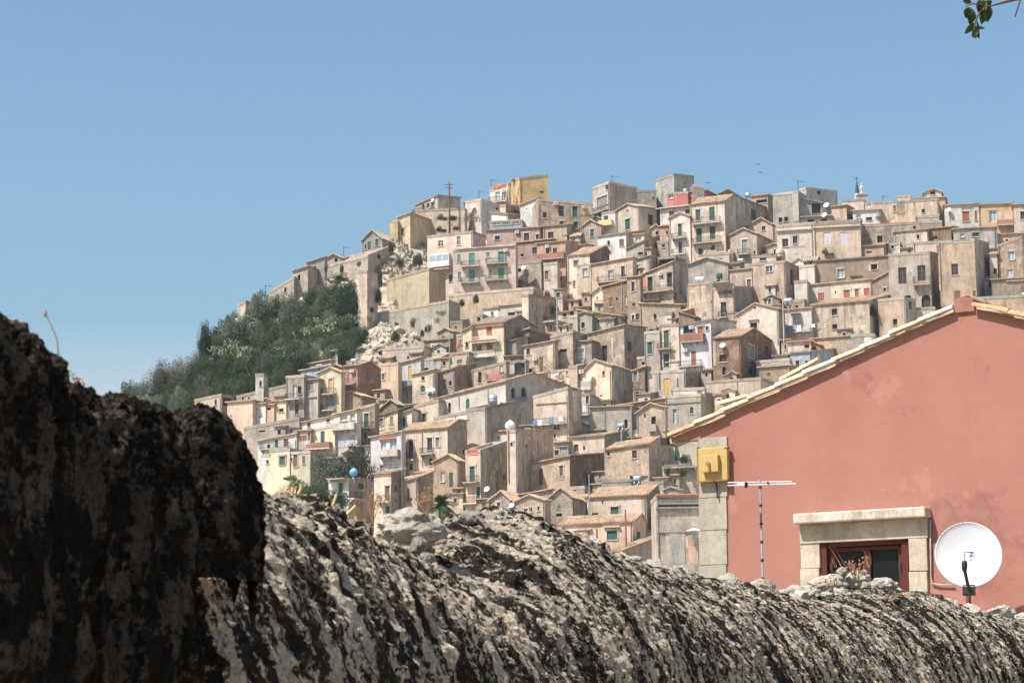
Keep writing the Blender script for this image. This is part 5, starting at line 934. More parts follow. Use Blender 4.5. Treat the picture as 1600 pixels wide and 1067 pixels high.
# single shrubs on walls, rocks and terraces
for kd, zone, x, y, w_, h_, lab in (('dark', 'E', 862, 325, 12, 13, 'dark bush hanging on the pale terrace wall, left of two'), ('dark', 'E', 980, 300, 13, 15, 'dark bush hanging on the pale terrace wall, right of two'), ('mid', 'E', 456, 500, 11, 17, 'pointed green shrub on the pale rocks below the long retaining wall'), ('mid', 'E', 582, 535, 13, 13, 'round green shrub on the pale rocks, right one'), ('dark', 'E', 532, 575, 9, 12, 'small dark shrub on the pale rocks, lower right'),
                           ('dark', 'E', 310, 615, 21, 17, 'wide dark shrub on the pale rocks, lower left'), ('mid', 'E', 315, 475, 9, 6, 'low green tuft at the foot of the long retaining wall'), ('brown', 'E', 690, 402, 20, 11, 'dry brown brush against the long retaining wall'), ('brown', 'E', 655, 465, 12, 12, 'rust-brown bush below the dry brown brush'), ('brown', 'E', 95, 455, 11, 13, 'brownish bush at the foot of the buttress tower'), ('mid', 'E', 60, 560, 20, 14, 'green shrub on rocks left of the pale slope'), ('dark', 'E', 30, 640, 20, 18, 'dark green shrub at the wood edge near the tiny hut'),
                           ('dark', 'F', 230, 405, 13, 20, 'dark bush on the railed terrace, centre'), ('mid', 'A', 700, 510, 22, 10, 'green scrub on the cliff top under the slotted wall'), ('brown', 'A', 960, 545, 46, 20, 'long brown scrub band on the cliff top'), ('dark', 'A', 790, 510, 20, 8, 'dark scrub between the cliff-top scrubs'), ('mid', 'A', 690, 610, 22, 10, 'green scrub low on the cliff above the peach roof'), ('dark', 'A', 815, 592, 14, 7, 'dark scrub by the peach roof edge'), ('mid', 'A', 345, 900, 18, 18, 'green shrub on the cliff face behind the ochre wall'), ('dark', 'A', 495, 895, 22, 20, 'dark shrub in the cliff hollow behind the ochre wall'), ('mid', 'A', 445, 555, 7, 10, 'small green bush left of the slotted wall'), ('mid', 'A', 420, 612, 7, 8, 'small bush beside the green door on the cliff'), ('mid', 'A', 270, 780, 10, 18, 'thin green shrub climbing the cliff edge'),
                           ('dark', 'A', 170, 1010, 13, 22, 'ivy mass right of the buttress tower, upper'), ('dark', 'E', 175, 190, 14, 32, 'ivy mass right of the buttress tower, middle'), ('dark', 'E', 170, 310, 14, 26, 'ivy mass right of the buttress tower, lower'), ('mid', 'O', 800, 250, 8, 14, 'ivy on the left end of the fortress wall'), ('dark', 'O', 930, 265, 9, 16, 'dark ivy on the middle of the fortress wall'), ('mid', 'O', 1072, 200, 7, 10, 'small bush high on the fortress wall'), ('mid', 'O', 925, 320, 40, 12, 'long green strip of bushes below the fortress wall'), ('mid', 'O', 700, 490, 20, 22, 'yellowish green bush on the rocks under the ridge ruins'), ('brown', 'O', 640, 570, 22, 12, 'dry bush below the ridge ruins'), ('mid', 'O', 1090, 800, 26, 14, 'green bush on the rocks at the foot of the buttress tower'), ('dark', 'O', 1060, 880, 20, 18, 'dark bush beside the tiny hut'),
                           ('mid', 'Q', 350, 250, 62, 26, 'green thicket left of the white villa'), ('dark', 'Q', 480, 400, 66, 40, 'dark thicket in front of the white villa'), ('dark', 'Q', 720, 430, 50, 36, 'dark shrub below the white villa balcony'), ('bright', 'Q', 230, 80, 28, 10, 'light green bush behind the straw stalks'), ('dark', 'N', 1052, 610, 16, 36, 'dark green shrub between the pink cottage and the brown block'), ('mid', 'L', 1300, 985, 14, 16, 'green plants on the planted terrace, left'), ('mid', 'L', 1420, 985, 22, 12, 'green plants on the planted terrace, middle'), ('dark', 'L', 1430, 880, 18, 12, 'dark shrub on the terrace under the pink eave'), ('dry', 'F', 640, 410, 20, 8, 'dry weeds on the round-cornered ruin'), ('bright', 'C', 1010, 790, 12, 10, 'small yellow-green plant on the cream apartment terrace'), ('brown', 'B', 265, 1045, 9, 7, 'dry tuft beside the pinkish balcony house')):
    px, py = zp(zone, x, y); ex = {'E': 5, 'F': 3, 'A': 0, 'O': 0, 'Q': 10, 'N': 14, 'L': 8, 'C': 4, 'B': 6}[zone]
    plant(kd, px, py, w_, h_, lab, 'shrub', 'shrub', 'shrubs on walls and rocks', Y=dep(px, py) - ex - (8 if 'pale terrace wall' in lab or 'fortress' in lab else 0) - 1.5, ground=False)
def outcrop(name, x0, x1, y0, y1, stp, amp, seed):
    m = MB(); nx_ = int((x1 - x0)/stp); ny_ = int((y1 - y0)/stp)
    for j in range(ny_ + 1):
        for i in range(nx_ + 1):
            px, py = x0 + i*stp, y0 + j*stp; P = at(px, py, dep(px, py)); P.z = terr(P.x, P.y); q = P*.45 + V((seed, 0, 0)); e = min(1, min(i, nx_ - i, j, ny_ - j)/6)
            d = (1 - abs(noise.fractal(q, .8, 2.1, 3)))*amp + noise.cell(V((q.x*1.6, q.y*.9, q.z*2.2)))*amp*.10 + noise.fractal(q*4, .7, 2.2, 4)*amp*.30; P = P + V((0, -.75, .6))*(d*e - amp*.75 - (1 - e)*.8); m.v.append(P[:])
    for j in range(ny_):
        for i in range(nx_): a = j*(nx_ + 1) + i; m.f.append((a, a + 1, a + nx_ + 2, a + nx_ + 1)); m.m.append(0)
    m.build(name, 'rock')['kind'] = 'structure'
outcrop('cliff', 585, 690, 345, 440, 1.0, 2.0, 3.0); outcrop('rocky_slope', 548, 722, 468, 566, 1.2, 1.15, 9.0); outcrop('rocky_slope', 440, 560, 420, 480, 1.4, 1.5, 14.0)
# loose boulders on the bare slopes
def rock_mesh(seed, sub=3, rough=.35):
    import bmesh
    bm = bmesh.new(); bmesh.ops.create_icosphere(bm, subdivisions=sub, radius=1)
    for v in bm.verts:
        p = v.co.copy(); d = noise.fractal(p*1.1 + V((seed*7.3, 0, 0)), .8, 2, 3)*rough + noise.cell(p*1.7 + V((0, seed*3.1, 0)))*.10 + noise.fractal(p*5 + V((seed, 0, 0)), .8, 2, 3)*.05; v.co = p*(1 + d)
    me = bpy.data.meshes.new('rock'); bm.to_mesh(me); bm.free(); return me
HR = [rock_mesh(40 + i, 3, .55) for i in range(5)]
for me in HR: me.materials.append(MATS['rock'])
for i in range(80):
    if i < 70: x, y = rng.uniform(570, 712), rng.uniform(478, 548)
    else: x, y = rng.uniform(595, 670), rng.uniform(355, 425)
    if i < 70 and y < 500 + (700 - x)*.10 - 14: continue
    P = at(x, y, dep(x, y)); P.z = terr(P.x, P.y); s = rng.uniform(.3, .95)
    o = bpy.data.objects.new('boulder', HR[i % 5]); C.objects.link(o); o.location = P; o.scale = (s*1.3, s, s*.8); o.rotation_euler = (rng.uniform(-.4, .4), rng.uniform(-.4, .4), rng.uniform(0, 6)); tag(o, 'pale limestone boulder on the bare rocky slope below the retaining wall' if i < 70 else 'pale limestone boulder on the cliff behind the ochre wall', 'boulder', 'boulders below the retaining wall' if i < 70 else 'boulders of the cliff')
# palm
P = at(*zp('M', 690, 470), 262); root = empty('palm_tree', P, 'bushy green palm above the pale boulder, before the green-door house', 'palm tree'); b = P
m = MB(P); m.tube([P - Z*9, P + Z*1.6], .35, 8, .3); m.build('trunk', 'bark', root)
r = random.Random(4)
for i in range(80):
    th = r.uniform(0, 2*pi); el = r.uniform(-.7, 1.4); L = r.uniform(1.3, 2.4); d = V((cos(th)*cos(el), sin(th)*cos(el), sin(el))); q = MB(P); c = P + Z*1.5; prev = c
    for j in range(1, 9):
        t = j/8; p = c + d*(L*t) - Z*(.9*t*t*L*.55)
        for sd in (-1, 1):
            s_ = d.cross(Z).normalized()*sd; tip = p + s_*(.5*sin(pi*(t*.85 + .1))) + d*.25 - Z*.15
            q.face(prev, p, tip + Z*.01); q.face(prev + Z*.02, (prev + p)/2, (tip + prev)/2 + s_*.1)
        prev = p
    q.build('frond', 'leaf_bright' if i % 4 == 0 else 'leaf_mid', root)
# birds
for x, y in ((1185, 257), (1188, 270), (1106, 286)):
    P = at(x, y, 300); m = MB(P)
    for s_ in (-1, 1): m.face(P + V((0, .12, 0)), P + V((s_*.2, .05, .08)), P + V((s_*.42, -.1, -.02)), P + V((s_*.15, -.1, .02)))
    m.tube([P + V((0, .25, 0)), P, P + V((0, -.28, 0))], .05, 6); tag(m.build('bird', 'black', loc=P), {257: 'upper of the two dark birds flying close together right of centre', 270: 'lower of the two dark birds flying close together', 286: 'dark bird flying above the hipped balcony house'}[y], 'bird')

# ------------------------------------------------------------------ pink house in front
wallmat('pinkwall', (.378, .178, .143), .38, alt=(.345, .156, .124), stc=(.33, .13, .095), sc=.8, rnd=False, grain=.25, bump=.07); wallmat('pilaster', (.43, .385, .32), .35, alt=(.36, .325, .27), stc=(.22, .19, .15), sc=2.5, rnd=False)
wallmat('jambstone', (.60, .51, .40), .25, sc=3, rnd=False); wallmat('hoodstone', (.66, .58, .48), .4, sc=4, rnd=False)
plain('tile_cream', (.56, .43, .30), .9, var=.3, sc=9, bump=.5); plain('tile_orange', (.50, .30, .17), .9, var=.3, sc=9, bump=.5); plain('tile_pale', (.62, .54, .44), .9, var=.25, sc=9, bump=.5)
plain('yellowpaint', (.47, .335, .125), .55, var=.10, sc=6); plain('rustedge', (.36, .15, .06), .85); plain('framebrown', (.10, .030, .021), .45, var=.1); plain('paneglass', (.012, .012, .014), .05, spec=.8); plain('dishwhite', (.66, .66, .67), .45, var=.03); plain('darkmetal', (.06, .055, .05), .5, .4); plain('stickerblue', (.08, .16, .42), .5); plain('darkbrown', (.13, .075, .06), .7); plain('cablegrey', (.42, .36, .34), .6); plain('galv', (.32, .32, .33), .45, .6); plain('zincdark', (.20, .19, .21), .6, .2)
ap_ = radians(57); E = V((sin(ap_), -cos(ap_), 0)); Nn = V((-cos(ap_), -sin(ap_), 0)); In = -Nn; P0 = at(1350, 850, 31.0)
def uz(px, py): p = on_plane(px, py, P0, Nn); return (p - P0).dot(E), p.z
def pw(u, z, k=0.0): q = P0 + E*u + Nn*k; return V((q.x, q.y, z))
uL, _ = uz(1093, 800); uA, zA = uz(1507, 474); uE, zE = uz(1046, 684); uP, zc = uz(1137, 684); slope = (zA - zE)/(uA - uE); uR = 2*uA - uL; uER = 2*uA - uE
zb = -9.5; base = pw(uL, zb); root = empty('pink_house', base, 'pink rendered gable house with stone-framed window in the right foreground', 'house')
zroof = lambda u: zA - slope*abs(u - uA)
wx0, wz1 = uz(1283, 844); wx1, _ = uz(1422, 844); _, wz0 = uz(1350, 1010)
m = MB(base); face_mesh(m, pw(0, 0), E, uR, Nn, zb, [(uL, zroof(uL) - .06), (uA, zA - .06), (uR, zroof(uR) - .06)], [], []) if False else None
hole = (wx0 - uL, wx1 - uL, wz0, wz1)
face_mesh(m, pw(uL, 0), E, uR - uL, Nn, zb, [(0, zroof(uL) - .05), (uA - uL, zA - .05), (uR - uL, zroof(uR) - .05)], [], [hole])
DB = 9.0
m.face(pw(uL, zb), pw(uL, zb, -DB), pw(uL, zroof(uL) - .05, -DB), pw(uL, zroof(uL) - .05)); m.face(pw(uR, zb), pw(uR, zb, -DB), pw(uR, zroof(uR) - .05, -DB), pw(uR, zroof(uR) - .05)); m.face(pw(uL, zb, -DB), pw(uR, zb, -DB), pw(uR, zroof(uR) - .05, -DB), pw(uA, zA - .05, -DB), pw(uL, zroof(uL) - .05, -DB))
m.build('wall', 'pinkwall', root)
m = MB(base)                                                   # pediment piece over the eave cornice
for k0, k1 in ((0.0, -DB),): m.hexa([pw(uE + .03, zc, k0), pw(uL - .002, zc, k0), pw(uL - .002, zc, k1), pw(uE + .03, zc, k1), pw(uE + .03, zroof(uE) + .0, k0), pw(uL - .002, zroof(uL) - .05, k0), pw(uL - .002, zroof(uL) - .05, k1), pw(uE + .03, zroof(uE), k1)])
m.build('eave_end', 'pinkwall', root)
m = MB(base); c0, c1 = uE + .1, uL - .003
pr = [(c0, zc - .005), (c0 + .05, zc - .16), (c0 + .22, zc - .2), (c0 + .26, zc - .34), (c1, zc - .38), (c1, zc - .005)]
for (a, za), (b, zb2) in zip(pr, pr[1:] + pr[:1]): m.face(pw(a, za, -.01), pw(b, zb2, -.01), pw(b, zb2, -DB), pw(a, za, -DB))
m.face(*[pw(a, za, -.01) for a, za in pr]); m.build('cornice', 'pilaster', root)
# roof planes with corrugated tiles, verge tiles one by one
mr = MB(base); ov = .10
tiled(mr, pw(uE - .08, zroof(uE - .08) - .03, -.03), pw(uE - .08, zroof(uE - .08) - .03, -DB - .2), pw(uA, zA - .03, -DB - .2), pw(uA, zA - .03, -.03), .22, .035, .05)
tiled(mr, pw(uER + .08, zroof(uER + .08) - .03, -.03), pw(uER + .08, zroof(uER + .08) - .03, -DB - .2), pw(uA, zA - .03, -DB - .2), pw(uA, zA - .03, -.03), .22, .035, .05)
roofo = mr.build('roof', 'tile_cream', root)
m = MB(base); m.hexa([pw(uE - .12, zroof(uE) - .10, ov - .05), pw(uE - .02, zroof(uE) - .10, ov - .05), pw(uE - .02, zroof(uE) - .10, -DB), pw(uE - .12, zroof(uE) - .10, -DB), pw(uE - .12, zroof(uE) + .0, ov - .05), pw(uE - .02, zroof(uE) + .0, ov - .05), pw(uE - .02, zroof(uE), -DB), pw(uE - .12, zroof(uE), -DB)]); m.build('gutter', 'darkmetal', root)
def barrel(off, A, Bv, upv, r0, r1, mat, parent, th=.018, name='tile'):
    q = MB(off); ax = (Bv - A).normalized(); sd = ax.cross(upv).normalized(); up2 = sd.cross(ax); k = 8
    ring = lambda P, r, rr: [P + sd*(rr*cos(pi*t/k)) + up2*(rr*sin(pi*t/k)) for t in range(k + 1)]
    oa, ob, ia, ib = ring(A, 0, r0), ring(Bv, 0, r1), ring(A, 0, r0 - th), ring(Bv, 0, r1 - th)
    for t in range(k): q.face(oa[t], oa[t + 1], ob[t + 1], ob[t]); q.face(ia[t + 1], ia[t], ib[t], ib[t + 1]); q.face(oa[t], ia[t], ia[t + 1], oa[t + 1]); q.face(ob[t + 1], ib[t + 1], ib[t], ob[t])
    for t in (0, k): q.face(oa[t], ob[t], ib[t], ia[t])
    return q.build(name, mat, parent, smooth=False)
r = random.Random(3)
for sd in (-1, 1):
    Ltot = (uA - uE - .02)*sqrt(1 + slope*slope); n_ = int((Ltot - .2)/.47); step = (Ltot - .66)/n_; sv = V((E.x*sd, E.y*sd, -slope)).normalized()
    for i in range(n_ + 1):
        s0 = .14 + i*step; s1 = s0 + .52; top_ = pw(uA, zA + .0 + r.uniform(-.008, .008), .045 + r.uniform(-.012, .012)); A = top_ + sv*s1; Bq = top_ + sv*s0
        barrel(base, A + Z*.010, Bq - Z*.010, Z, .062, .052, r.choice(['tile_pale', 'tile_pale', 'tile_cream']) if (sd < 0 and i < n_*.66) else r.choice(['tile_cream', 'tile_orange', 'tile_cream']), roofo)
for px0, py0, px1, py1, kk in ((1097, 628, 1146, 614, -.5), (1146, 616, 1200, 594, -.55), (1196, 590, 1256, 556, -.5)):   # lifted tiles lying on the slope
    ua, za = uz(px0, py0); ub, zb3 = uz(px1, py1); barrel(base, pw(ua, za, kk), pw(ub, zb3, kk), Z, .065, .05, 'tile_cream', roofo)
    barrel(base, pw(ua + .1, zroof(ua + .1) + .10, kk + .12), pw(ub, zroof(ub) + .10, kk + .12), Z, .09, .08, 'tile_cream', roofo)
barrel(base, pw(uA, zA + .01, -.06), pw(uA, zA + .01, -.5), Z, .12, .115, 'tile_orange', roofo, name='ridge_tile')
for i in range(18): barrel(base, pw(uA, zA + .02, -.45 - i*.45), pw(uA, zA + .01, -.98 - i*.45), Z, .12, .11, 'tile_orange', roofo, name='ridge_tile')
m = MB(base); k = 10                                            # rendered plug closing the ridge
pl = [pw(uA - .15, zA - .12, .035)] + [pw(uA + .13*cos(pi - pi*t/k), zA + .0 + .085*sin(pi*t/k)**.6, .035) for t in range(k + 1)] + [pw(uA + .15, zA - .12, .035)]; pb = [p - Nn*.3 for p in pl]
m.face(*pl)
for i in range(len(pl)): j = (i + 1) % len(pl); m.face(pl[i], pl[j], pb[j], pb[i])
m.build('ridge_plug', 'pinkwall', root)
def slab(px0, py0, px1, py1, k0, k1, name, mat, parent, bev=0):
    ua, za = uz(px0, (py0 + py1)/2); ub, _ = uz(px1, (py0 + py1)/2); pm = (px0 + px1)/2; z1 = uz(pm, py0)[1]; z0 = uz(pm, py1)[1]; q = MB(base); q.hexa([pw(ua, z0, k0), pw(ub, z0, k0), pw(ub, z0, k1), pw(ua, z0, k1), pw(ua, z1, k0), pw(ub, z1, k0), pw(ub, z1, k1), pw(ua, z1, k1)]); o = q.build(name, mat, parent)
    if bev: b_ = o.modifiers.new('b', 'BEVEL'); b_.width = bev; b_.segments = 2
    return o
pil = slab(1093, 683.6, 1137, 707, -.01, .025, 'pilaster', 'pilaster', root, .004)
for y0, y1 in ((707.8, 777), (777.8, 828), (828.8, 882), (882.8, 960), (960.8, 1100)): slab(1093.3, y0, 1136.6, y1, -.01, .025 + r.uniform(-.005, .004), 'stone', 'pilaster', pil, .004)
# window: stone jambs, lintel, hood, brown casement with glass
win = slab(1283, 843.5, 1422, 1009, -.30, -.20, 'window', 'hole', root)
for a, b, c, d_ in ((1283, 843.7, 1294, 1008), (1411, 843.7, 1422, 1008), (1294.2, 843.7, 1410.8, 852)): slab(a, b, c, d_, -.10, .012, 'frame', 'framebrown', win, .006)
for a, b, c, d_ in ((1294.5, 853, 1303, 1008), (1403, 853, 1410.5, 1008), (1303.2, 853, 1402.8, 859), (1349, 859.2, 1359, 1008)): slab(a, b, c, d_, -.12, -.06, 'casement', 'framebrown', win, .006)
slab(1303, 858, 1350, 1008, -.115, -.105, 'pane', 'paneglass', win); slab(1358, 858, 1404, 1008, -.115, -.105, 'pane', 'paneglass', win)
for x in (1299, 1406): slab(x - 2.2, 880, x + 2.2, 892, -.03, .005, 'hinge', 'darkmetal', win, .004)
for a, b, y0, y1 in ((1253, 1282.6, 839, 888), (1253, 1282.6, 888.6, 935), (1253, 1282.6, 935.6, 1030), (1422.4, 1451, 839, 892), (1422.4, 1451, 892.6, 925), (1422.4, 1451, 925.6, 1030)): slab(a, y0, b, y1, -.06, .05 + r.uniform(-.006, .004), 'jamb_stone', 'jambstone', root, .008)
slab(1252, 814.5, 1452, 845, -.05, .060, 'lintel', 'jambstone', root, .008); slab(1249, 798, 1455, 814.2, -.05, .21, 'hood', 'hoodstone', root, .02)
m = MB(base)                                                    # cable down the jamb and across to the dish
cp = [uz(1455, 812), uz(1455.5, 860), uz(1456, 900), uz(1458, 911), uz(1470, 913.5), uz(1492, 914)]; m.tube([pw(u, z, .03) for u, z in cp], .012, 6); m.build('cable', 'cablegrey', root, smooth=True)
# yellow utility box
bx = empty('utility_box', pw(*uz(1119, 750)), 'yellow painted metal box with raised lid on the grey pilaster', 'utility box'); ob = base; base = pw(*uz(1119, 750))
slab(1095.5, 700, 1142, 752, .03, .11, 'case', 'yellowpaint', bx, .01); slab(1105, 712.5, 1131, 739, .11, .18, 'lid', 'yellowpaint', bx, .008)
for a in ((1094.9, 699.4, 1096.6, 752.5), (1094.9, 751, 1142.5, 752.8), (1137, 699.2, 1143, 700.9)): slab(*a, .04, .117, 'rusty_edge', 'rustedge', bx)
slab(1116.5, 724, 1119.5, 739.5, .18, .205, 'handle', 'rustedge', bx, .004); slab(1113.5, 723, 1117, 726.5, .18, .205, 'handle', 'rustedge', bx, .004)
m = MB(base); m.tube([pw(*uz(1122, 752), .07), pw(*uz(1123.5, 766), .06), pw(*uz(1124, 779), .055)], .012, 6); m.build('wire', 'darkmetal', bx); base = ob
# satellite dish on a post
DP = on_plane(1513, 866, P0 + Nn*.75, Nn); aim = V((-.16, -.97, .17)).normalized(); rr = 51.5*DP.y/FPX; foot = V((DP.x + .06, DP.y + .42, -9.0)); dr = empty('satellite_dish', foot, 'large white satellite dish on a post in front of the pink wall', 'satellite dish')
m = MB(foot); m.lathe(DP, aim, [(.003, -.16*rr), (.3*rr, -.145*rr), (.6*rr, -.10*rr), (.85*rr, -.035*rr), (.97*rr, .0), (rr, .012), (rr*1.005, .0), (rr, -.02), (.85*rr, -.055*rr), (.5*rr, -.14*rr), (.003, -.185*rr)], 48); m.build('reflector', 'dishwhite', dr, smooth=True)
dn = (-Z + aim*Z.dot(aim)).normalized(); sx = aim.cross(dn); bot = DP + dn*rr*1.02 + sx*(-.02); lnb = at(1507, 884, DP.y - .42)
m = MB(foot); m.tube([DP + dn*rr*1.08 + aim*-.02, at(1512, 912, DP.y - .25), lnb + V((0, .02, -.03))], .022, 8); m.build('arm', 'darkmetal', dr, smooth=True)
m = MB(foot); m.lathe(lnb, V((0, -.2, .98)).normalized(), [(.002, -.06), (.03, -.06), (.036, .0), (.036, .045), (.026, .07), (.002, .07)], 12); m.build('receiver', 'darkmetal', dr, smooth=True)
m = MB(foot); m.box(DP + dn*rr*1.05 - aim*.06, sx, aim, Z, -.09, .07, -.08, .06, -.06, .05); m.build('bracket', 'darkmetal', dr); pt_ = V((foot.x, foot.y, DP.z - rr*.95))
m = MB(foot); m.tube([foot, pt_, pt_ + Z*.25], .035, 10); m.build('post', 'darkbrown', dr, smooth=True)
m = MB(foot); m.tube([pt_ + Z*.02, DP + dn*rr*.85 - aim*.12], .03, 8); m.build('mount', 'darkmetal', dr)
def onDish(x, y):                                              # point on the dish bowl at offsets in radii
    q = sqrt(x*x + y*y); dpt = -.16 + .135*min(1, q/.6)**2*.5; return DP + sx*(-x*rr if False else x*rr) - dn*(y*rr) + aim*(dpt*rr + .006)
sgn = 1 if sx.x > 0 else -1
def stick(pl, name, mat): q = MB(foot); q.face(*[onDish(x*sgn, y) for x, y in pl]); q.face(*[onDish(x*sgn, y) - aim*.003 for x, y in pl]); q.build(name, mat, dr)
stick([(-.10, .12), (.17, .12), (.17, .08), (.04, .10)], 'sticker', 'stickerblue'); stick([(.05, .02), (.10, .09), (.13, .09), (.08, .0)], 'sticker', 'stickerblue'); stick([(.02, -.02), (.17, .03), (.17, .0), (.03, -.05)], 'sticker', 'stickerblue'); stick([(.04, -.12), (.09, -.10), (.09, -.15), (.05, -.15)], 'sticker', 'stickerblue')
stick([(-.12, .12), (-.10, .12), (-.10, -.12), (-.12, -.12)], 'sticker', 'greyshut')
# television antenna on a banded mast
AY = 24.0; A = at(1187.5, 752, AY); ft = V((A.x, A.y, terr(A.x, A.y) - .3)); an = empty('television_antenna', ft, 'thin banded mast with white horizontal rods before the pink wall', 'antenna')
m = MB(ft); m.tube([ft, A + Z*.02], .012, 10); m.build('mast', 'zincdark', an, smooth=True)
zz = A.z - .06
while zz > 0.3:
    q = MB(ft); q.lathe(V((A.x, A.y, zz)), Z, [(.013, -.012), (.018, -.01), (.018, .01), (.013, .012)], 10); q.build('clip', 'darkmetal', an); zz -= .19
for a, b, c, d_ in ((1137, 754, 1237, 752.2), (1137, 758.4, 1243, 755.6)):
    q = MB(ft); q.tube([at(a, b, AY + (.16 if b < 756 else -.14)), at(c, d_, AY + (.16 if b < 756 else -.14))], .0068, 6); q.build('rod', 'plastic_white', an)
for x in (1160, 1200):
    q = MB(ft); q.tube([at(x, 755.2 - (x - 1160)*.02, AY - .16), at(x, 754.4 - (x - 1160)*.02, AY + .2)], .012, 6); q.build('crossbar', 'darkmetal', an)
q = MB(ft); q.box(at(1160, 756, AY - .14), V((1, 0, 0)), V((0, 1, 0)), Z, -.05, .02, -.03, .03, -.02, .02); q.build('coupler', 'plastic_white', an); q = MB(ft); q.box(at(1165.5, 757.5, AY - .15), V((1, 0, 0)), V((0, 1, 0)), Z, -.014, .014, -.035, .03, -.028, .028); q.build('clamp', 'black', an)
# street lamp on the tall brown block
P = at(1085, 828, dep(1085, 915) - 2.5); m = MB(P); m.lathe(P, Z, [(1.0, -.08), (.5, .12), (.1, .22), (.02, .22)], 14); m.mi = 1; m.lathe(P, Z, [(.3, -.1), (.28, -.9), (.2, -1.0), (.01, -1.0)], 12); m.tube([P + Z*.1, P + V((.9, 1.0, .1)), P + V((1.1, 2.4, -.4))], .08, 6); tag(m.build('wall_lamp', ['whitepaint', 'paleglass'], loc=P), 'white-shaded lamp at the corner of the tall brown block', 'lamp')

# ------------------------------------------------------------------ weathered stone wall in front
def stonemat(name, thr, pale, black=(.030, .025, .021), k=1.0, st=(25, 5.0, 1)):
    """crumbly limestone: cloudy tone, grains, lichen crusts that run down the stone"""
    m = bpy.data.materials.new(name); n, l, p = nodes(m); uv = N(n, 'UVMap'); tc = N(n, 'TexCoord'); ob_ = tc.outputs['Object']
    def nz(s, d=6, rg=.65, vec=None): t = N(n, 'TexNoise', Scale=s*(k if vec is None else 1), Detail=d, Roughness=rg); l.new(vec or ob_, t.inputs['Vector']); return t.outputs[0]
    r1 = ramp(n, .36, .64); l.new(nz(16), r1.inputs[0]); c = mixc(n, l, r1.outputs[0], pale, tuple(x*.58 for x in pale))
    r1b = ramp(n, .60, .66); l.new(nz(34, 5, .7), r1b.inputs[0]); c = mixc(n, l, r1b.outputs[0], c, tuple(min(.8, x*1.45) for x in pale))
    mp = N(n, 'Mapping'); mp.inputs['Scale'].default_value = st; mp.inputs['Rotation'].default_value = (0, 0, -.12); l.new(uv.outputs[0], mp.inputs[0])
    s = nz(1.0, 5, .6, mp.outputs[0]); f = nz(120, 4, .75); ad = N(n, 'Math', operation='MULTIPLY_ADD'); l.new(f, ad.inputs[0]); ad.inputs[1].default_value = .62; l.new(s, ad.inputs[2])
    big = nz(5, 3); ad2 = N(n, 'Math', operation='MULTIPLY_ADD'); l.new(big, ad2.inputs[0]); ad2.inputs[1].default_value = .28; l.new(ad.outputs[0], ad2.inputs[2])
    r2 = ramp(n, thr, thr + .05); l.new(ad2.outputs[0], r2.inputs[0]); c = mixc(n, l, r2.outputs[0], c, black)
    r3 = ramp(n, .66, .72, cb=(.6, .6, .6, 1)); l.new(nz(11, 5), r3.inputs[0]); c = mixc(n, l, r3.outputs[0], c, tuple(x*y for x, y in zip(pale, (.7, .45, .25))))
    r4 = ramp(n, .30, .72, (.45, .44, .43, 1), (1.4, 1.38, 1.34, 1)); l.new(nz(190, 4, .8), r4.inputs[0]); c = mixc(n, l, 1.0, c, r4.outputs[0], 'MULTIPLY')
    h = nz(70, 6, .75); h2 = nz(240, 3, .7); hh = N(n, 'Math', operation='MULTIPLY_ADD'); l.new(h2, hh.inputs[0]); hh.inputs[1].default_value = .5; l.new(h, hh.inputs[2])
    b = N(n, 'Bump', Strength=1.0, Distance=.012); l.new(hh.outputs[0], b.inputs['Height']); l.new(b.outputs[0], p.inputs['Normal']); l.new(c, p.inputs['Base Color']); p.inputs['Roughness'].default_value = .95; p.inputs['Specular IOR Level'].default_value = .1; MATS[name] = m
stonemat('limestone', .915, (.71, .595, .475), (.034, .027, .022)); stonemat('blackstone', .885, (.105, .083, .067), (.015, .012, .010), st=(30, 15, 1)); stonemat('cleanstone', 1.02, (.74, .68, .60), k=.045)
def spline(p, t):
    n_ = len(p) - 1; f_ = t*n_; i = min(int(f_), n_ - 1); f_ -= i; a, b, c, d = p[max(i - 1, 0)], p[i], p[i + 1], p[min(i + 2, n_)]
    return (b*2 + (c - a)*f_ + (a*2 - b*5 + c*4 - d)*f_*f_ + (b*3 - a - c*3 + d)*f_*f_*f_)*.5
